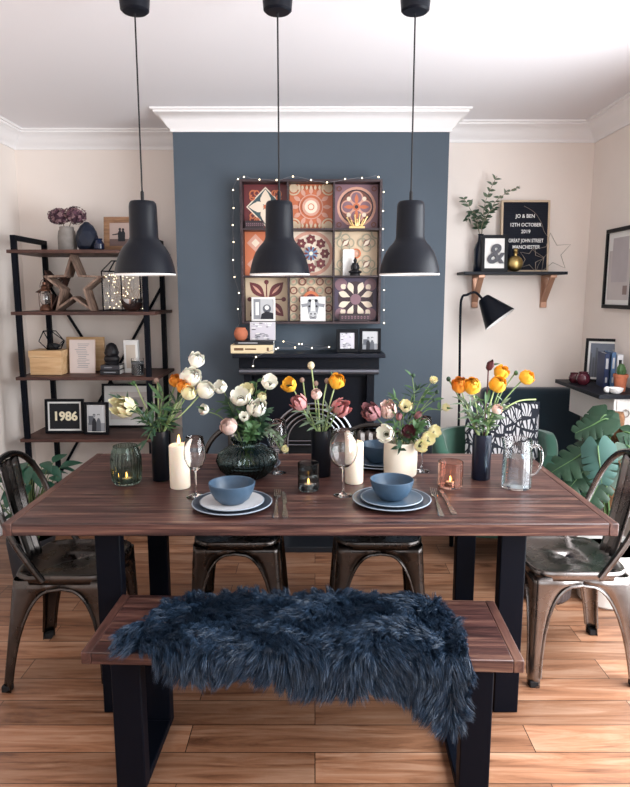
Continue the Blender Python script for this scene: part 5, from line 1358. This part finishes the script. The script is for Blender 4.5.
# cream pot
for nme,lab,hd,r_,k,mp,Yo,mid in (
 ('tulip','dusky mauve parrot tulip leaning left out of the cream pot',(371,413),.036,'parrot',m_par,-.02,(386,428)),
 ('garden_flower','blush ruffled bloom at the upper left of the cream pot',(388,410),.033,'parrot',m_blush,.0,None),
 ('anemone','white anemone with a dark centre hanging over the left rim of the cream pot',(386,434),.034,'open',m_white,-.08,(394,430)),
 ('anemone','greenish white anemone at the top middle of the cream pot',(405.5,407),.025,'open',m_cpet,.0,None),
 ('anemone','dark maroon anemone in the middle of the cream pot',(408,432),.025,'open',m_mar,-.07,None),
 ('garden_flower','small dusky bloom in the foliage above the cream pot',(399,416.5),.018,'tulip',m_par,-.04,None),
 ('garden_flower','small mauve bloom to the right in the foliage of the cream pot',(418,415),.018,'tulip',m_par,-.02,None),
 ('garden_flower','pale yellow bloom lowest at the right of the cream pot',(420,446),.025,'open',m_cpet,-.08,(411,438)),
 ('garden_flower','pale yellow bloom in the middle of the cluster right of the cream pot',(427,439),.027,'open',m_cpet,-.06,(412,434)),
 ('garden_flower','pale yellow bloom highest in the cluster right of the cream pot',(433,431.5),.026,'open',m_cpet,-.03,(414,430)),
 ('garden_flower','small cream bloom furthest right on the sprays of the cream pot',(445,408),.016,'open',m_cpet,.0,(424,412)),
 ('garden_flower','small cream bloom at the top right of the cream pot sprays',(433,380.5),.015,'open',m_cpet,.02,(418,405)),
 ('flower_bud','tiny bud topmost over the cream pot',(413.5,375.5),.008,'bud',m_leafd,.02,(414,405)),
 ('flower_bud','tiny dark berry bud at the right over the cream pot',(437,392),.008,'bud',m_leafd,.0,(420,412)),
 ('flower_bud','tiny dark berry bud below the top right cream bloom',(434,400),.007,'bud',m_leafd,-.02,(418,415))):
    fl(nme,lab,m4,hd,r_,k,mp,m_stem,Yo=Yo,mid=mid,leaves=3,vr=.035,sr=.0018)
# navy vase, right
for nme,lab,hd,r_,k,mp,Yo,mid,sm in (
 ('ranunculus','orange-yellow ranunculus furthest left in the navy vase',(459.5,385),.032,'ranunculus',m_org,-.02,(468,410),m_stempale),
 ('ranunculus','deep yellow ranunculus second from the left in the navy vase',(472,385.5),.034,'ranunculus',m_yel,-.04,(477,410),m_stempale),
 ('ranunculus','topmost yellow ranunculus in the navy vase',(501.5,372),.030,'ranunculus',m_yel,.03,(491,402),m_stempale),
 ('ranunculus','yellow ranunculus just below the topmost in the navy vase',(498,384),.033,'ranunculus',m_yel,-.02,(489,408),m_stempale),
 ('ranunculus','yellow ranunculus furthest right in the navy vase',(527,377),.030,'ranunculus',m_yel,.0,(500,406),m_stem),
 ('tulip','closed dark maroon tulip rising above the navy vase',(490,365.5),.020,'tulip',m_mar,.02,(487,395),g('maroon_stem','5a3433',.6)),
 ('garden_flower','small pale pink bloom low in the navy vase',(497,409.5),.020,'ranunculus',m_blush,-.05,(489,422),m_stem),
 ('flower_bud','small dark bud curving out left of the navy vase',(448.5,379),.009,'bud',m_leafd,.02,(462,403),m_stem),
 ('flower_bud','small green bud between the yellow blooms right of the navy vase',(516,373),.009,'bud',m_leaf,.03,(499,398),m_stem),
 ('flower_bud','lower small green bud beside the rightmost yellow bloom',(505,381),.008,'bud',m_leaf,.0,(495,402),m_stem)):
    fl(nme,lab,m5,hd,r_,k,mp,sm,Yo=Yo,mid=mid,leaves=1 if k!='bud' else 0)
# foliage sprigs
def sprig(label,mouth,pts,n,L,W,mt,seed,Yo=0,vr=.02,name='foliage_sprig',group=None):
    rn=random.Random(seed); q=[PY(a,b,mouth.y+Yo) for a,b in pts]; foot=mouth+Vector((rn.uniform(-vr,vr)*.6,rn.uniform(-vr,vr)*.6,-.1)); dx=q[-1].x-mouth.x
    lip=mouth+Vector((max(-vr,min(vr,dx*.4)),0,0)); p=smooth([foot,lip]+q,6); t=thing(name,label,'foliage',foot,group=group)
    mb=MB(); mb.tube([x-foot for x in p],.0016,6); mb.build('stem',m_stem,t); mb=MB(); k0=int(len(p)*.38)
    for k in range(n):
        i=k0+int((len(p)-1-k0)*k/max(n-1,1)); i=min(i,len(p)-1); c=p[i]-foot; tg=(p[min(i+1,len(p)-1)]-p[max(i-1,0)]).normalized()
        d=(tg*.5+Vector((rn.uniform(-1,1),rn.uniform(-.9,.5),rn.uniform(-.6,.8)))).normalized(); leaf(mb,c,d,(rn.uniform(-.5,.5),-.6,.7),L*rn.uniform(.7,1.3),W*rn.uniform(.7,1.3))
    mb.build('leaves',mt,t)
for i,(lab,mo,pts,n,L,W,mt,Yo,vr) in enumerate((
 ('leafy green sprig leaning left out of the left black vase',m1,[(148,418),(128,398)],22,.04,.012,m_leaf,-.02,.02),
 ('feathery green sprig low at the left of the left black vase',m1,[(146,420),(120,399)],20,.045,.01,m_leafd,-.06,.02),
 ('upright narrow leaves in the middle of the left black vase',m1,[(160,415),(163,392)],18,.07,.012,m_leaf,-.02,.02),
 ('green leaves leaning right in the left black vase',m1,[(170,418),(178,398)],18,.06,.012,m_leafd,-.03,.02),
 ('dark leaves hanging over the left rim of the left black vase',m1,[(153,428),(147,440)],14,.05,.012,m_leafd,-.05,.02),
 ('dense dark foliage at the centre of the ribbed bowl vase',m2_,[(248,428),(247,412)],60,.045,.02,m_leafd,-.04,.035),
 ('dense foliage right of the centre of the ribbed bowl vase',m2_,[(258,430),(266,408)],55,.04,.018,m_leafd,-.05,.035),
 ('foliage left of the centre of the ribbed bowl vase',m2_,[(238,425),(228,402)],45,.04,.016,m_leafd,-.02,.035),
 ('pale feathery sprig drooping right of the ribbed bowl vase',m2_,[(266,428),(280,440)],36,.04,.012,m_euc,-.04,.035),
 ('mixed green foliage low in front of the ribbed bowl vase',m2_,[(250,436),(252,428)],60,.035,.018,m_leaf,-.09,.035),
 ('tall green sprig behind the white anemones of the ribbed bowl vase',m2_,[(254,410),(257,382)],26,.035,.012,m_leaf,.04,.035),
 ('olive leaves leaning left in the central black vase',m3,[(311,420),(304,412)],14,.05,.011,m_euc,-.03,.02),
 ('olive leaves leaning right in the central black vase',m3,[(326,420),(330,411)],14,.05,.011,m_euc,-.04,.02),
 ('long wispy sprig reaching up right from the cream pot',m4,[(414,415),(424,396),(436,386)],26,.04,.008,m_leaf,.0,.035),
 ('narrow-leaved sprig rising straight up from the cream pot',m4,[(408,420),(412,397),(420,388)],28,.045,.008,m_leafd,.03,.035),
 ('narrow-leaved sprig arching left from the cream pot',m4,[(401,420),(399,402),(394,398)],20,.045,.008,m_leaf,.02,.035),
 ('green foliage low at the right of the cream pot',m4,[(412,435),(420,424)],34,.035,.016,m_leaf,-.05,.035),
 ('dark leaves hanging over the front rim of the cream pot',m4,[(402,440),(399,450)],10,.04,.016,m_leafd,-.07,.05),
 ('grey-green leaves among the stems of the navy vase, leaning left',m5,[(473,420),(467,402)],20,.06,.012,m_euc,-.03,.02),
 ('grey-green leaves among the stems of the navy vase, upright',m5,[(484,418),(486,400)],20,.07,.012,m_leaf,-.03,.02),
 ('thin leaves leaning right among the stems of the navy vase',m5,[(492,418),(503,402)],16,.055,.011,m_euc,-.02,.02))):
    sprig(lab,mo,pts,n,L,W,mt,50+i,Yo,vr)
t=thing('bare_stem','pale bare stem arching right out of the navy vase','foliage',m5+Vector((0,0,-.1)))
o=m5+Vector((0,0,-.1)); mb=MB(); mb.tube(smooth([Vector(),Vector((.015,0,.1))]+[PY(a,b,m5.y+.0)-o for a,b in ((492,424),(503,410),(519,401),(536,399.5))],5),.003,7); mb.build('stem',m_stempale,t)

# ================================================================ PLANTS
pm=Vector((1.43,2.96,0))
t=thing('monstera_plant','large monstera on a brown moss pole in a white pot by the right wall','plant',pm)
mb=MB(); mb.shell([(.12,0),(.13,.01),(.155,.24),(.16,.26),(.16,.275)],.008,n=40); mb.build('pot',g('white_pot','e2dfda',.5),t)
mb=MB(); mb.lathe([(.0005,.25),(.15,.25)],n=32); mb.build('soil',g('soil','2c2019',.95),t)
ptop=PY(619,412,2.96).z
mb=MB(); mb.lathe([(.026,.2),(.027,ptop-.02),(.02,ptop),(.002,ptop+.003)],n=20); mb.build('moss_pole',mat('moss_pole','6f4c33',.95,var=.4,vscale=60,bump=1,bscale=120),t)
m_mon=mat('monstera_green','1e3826',.45,var=.25,vscale=6); m_monl=mat('monstera_pale','3a5c55',.55,var=.2,vscale=6)
def monstera(b,tip,W,up,mt,stemfrom=(0,0,.4)):
    b=Vector(b)-pm; tip=Vector(tip)-pm; d=tip-b; L=d.length; dn=d.normalized(); s_=dn.cross(Vector(up)).normalized(); u=s_.cross(dn)
    mb=MB()
    def P3(x,y): # x across -1..1, y along 0..1 (may be <0 for the back lobes)
        return b+dn*L*y+s_*x*W+u*(-.10*L*(y-.4)**2-.16*W*x*x*1.4+.02*L)
    def edge(y): 
        return max(.0,(1-((y-.26)/.78)**2))**.7 if y>-.3 else 0
    N_=5
    for sg in (-1,1):
        for k in range(N_):
            y0=.0+.94*k/N_; y1=y0+.94/N_
            gap=.03 if k>0 else 0
            vs=[]; nn=6
            for i in range(nn+1):
                q=i/nn
                sweep=.10*q  # lobes sweep toward the tip
                g_=gap*max(0,(q-.45)/.55)*1.0
                a0=y0+g_+sweep; a1=y1-g_+sweep
                e0=edge(y0+.0)*q; e1=edge(y1)*q
                if k==0: a0=y0-.26*sin(PI*q*.72); e0=q*.58; e1=edge(y1)*q; vs+=[P3(sg*e0,a0),P3(sg*(e0+e1)/2*(1+.26*q*q),(a0+a1)/2-.03*q),P3(sg*e1,a1)]; continue
                vs+=[P3(sg*e0,a0),P3(sg*(e0+e1)/2*(1.02),(a0+a1)/2)+u*.006*q,P3(sg*e1,a1)]
            mb.add(vs,[(3*i+j,3*i+j+1,3*i+j+4,3*i+j+3) for i in range(nn) for j in range(2)])
    o=mb.build('leaf',mt,t,sharp=60)
    mb=MB(); st=Vector(stemfrom); mb.tube(smooth([st,st.lerp(b,.5)+Vector((0,0,.04)),b,b+dn*L*.5+u*(.02*L-.001*L),P3(0,.93)-u*.001],5),[.005]*10+[.0035]*5+[.002]*6,7); mb.build('leaf_stalk',g('stalk','4d6a40',.5),o)
q=lambda a,b,Y: PY(a,b,Y)
monstera(q(598,446,2.80),q(602,486,2.76),.075,(-.45,-.85,.15),m_monl,(-.02,-.02,.45))
monstera(q(596,448,2.86),q(548,474,2.90),.10,(-.2,-.45,.8),m_mon,(-.03,0,.42))
monstera(q(600,452,2.90),q(566,492,2.85),.085,(-.2,-.6,.6),m_mon,(-.02,0,.40))
monstera(q(608,419,2.9),q(573,434,2.95),.07,(0,-.6,.7),m_mon,(-.02,0,.62))
monstera(q(606,415,2.92),q(584,440,2.93),.08,(-.3,-.6,.5),m_mon,(-.02,0,.60))
monstera(q(626,445,2.85),q(646,470,2.8),.08,(.2,-.7,.5),m_mon,(.02,0,.5))
monstera(q(624,432,2.9),q(648,440,2.85),.06,(.1,-.7,.6),m_mon,(.01,0,.65))
monstera(q(606,470,2.92),q(584,512,2.9),.075,(-.2,-.7,.5),m_mon,(-.01,-.01,.35))
t=thing('wicker_basket','dark woven basket on the floor beside the monstera pot','basket',(1.14,2.99,0))
mb=MB(); mb.shell([(.10,0),(.12,.02),(.13,.2),(.125,.36)],.01,n=64,rib=.02,ribn=32); mb.build('basket_body',mat('dark_wicker','4c4140',.8,var=.3,vscale=60,bump=.8,bscale=90),t)
# leafy plant by the left wall
pl=Vector((-1.50,3.22,0))
t=thing('potted_plant','dark leafy plant in a pot on the floor behind the left chair','plant',pl)
mb=MB(); mb.shell([(.09,0),(.1,.01),(.12,.2),(.12,.22)],.008,n=36); mb.build('pot',g('dark_pot','33363c',.6),t)
mb=MB(); mb.lathe([(.0005,.2),(.11,.2)],n=24); mb.build('soil',g('soil','2c2019',.95),t)
rn=random.Random(21)
mb=MB(); ms=MB()
for k in range(46):
    a=rn.uniform(0,2*PI); rr=rn.uniform(.03,.2); h_=rn.uniform(.36,.64); p=Vector((rr*cos(a),rr*sin(a)*.8,h_))
    ms.tube([(rn.uniform(-.04,.04),rn.uniform(-.04,.04),.19),(p.x*.4,p.y*.4,h_*.7),p],.0022,5)
    leaf(mb,p,(cos(a)+rn.uniform(-.5,.5),sin(a)+rn.uniform(-.5,.5)-.3,rn.uniform(-.6,.5)),(0,-.3,1),rn.uniform(.09,.15),rn.uniform(.04,.065),0,.2,.3,6)
mb.build('foliage',mat('houseplant_green','1f4a38',.4,var=.25,vscale=12),t); ms.build('stems',m_stem,t)

# ---------------------------------------------------------------- groups for repeats
GR={'pendant_lamp':'black pendant lamps over the table','metal_chair':'metal chairs round the table','wine_glass':'wine glasses on the table','dinner_plate':'dinner plates on the table',
'side_plate':'side plates on the table','cereal_bowl':'blue bowls on the table','fork':'cutlery on the table','knife':'cutlery on the table','cylinder_vase':'cylinder vases on the table',
'candle_holder':'glass candle holders on the table','tealight':'tealights in glass holders','pillar_candle':'pillar candles on the table','eucalyptus_sprig':'eucalyptus sprigs on the wall shelf',
'dried_hydrangea':'dried hydrangeas in the concrete vase','wooden_star':'wooden stars on the second shelf','wire_star':'wire stars on the wall shelf','plaque':'wooden plaques in the tile cabinet'}
for o in list(sc.objects):
    if o.parent or 'label' not in o.keys() or 'group' in o.keys(): continue
    b=o.name.split('.')[0]; L_=o['label']
    if b in GR: o['group']=GR[b]; continue
    if o['category'] in ('flower','foliage'):
        kind='flowers' if o['category']=='flower' else 'foliage'
        for key,w_ in (('left black vase','in the left black vase'),('central black vase','in the central black vase'),('ribbed bowl','in the ribbed bowl vase'),('cream pot','in the cream pot'),('navy vase','in the navy vase')):
            if key in L_: o['group']=kind+' '+w_; break
        else:
            v=min((('in the left black vase',m1),('in the central black vase',m3),('in the ribbed bowl vase',m2_),('in the cream pot',m4),('in the navy vase',m5)),key=lambda q:abs(o.location.x-q[1].x)); o['group']=kind+' '+v[1] if False else kind+' '+v[0]
    elif b=='book': o['group']='books on the mantel shelf' if 'mantel' in L_ else ('books on the third shelf' if 'third' in L_ else 'upright books on the wall console')
    elif b=='picture_frame':
        if 'mantel' in L_: o['group']='photo frames on the mantel shelf'
        elif 'fourth' in L_ or '1986' in L_: o['group']='frames on the fourth shelf'
    elif b=='glass_jar' and 'console' in L_: o['group']='red jars on the wall console'
    elif b=='armchair': pass

# ---------------------------------------------------------------- output look
sc.view_settings.view_transform='Standard'; sc.view_settings.look='None'; sc.view_settings.gamma=1; sc.view_settings.use_curve_mapping=False
sc.view_settings.exposure=EXPO
sc.cycles.use_denoising=True; sc.cycles.max_bounces=10; sc.cycles.transparent_max_bounces=12; sc.cycles.transmission_bounces=10; sc.cycles.caustics_refractive=True; sc.cycles.sample_clamp_indirect=6
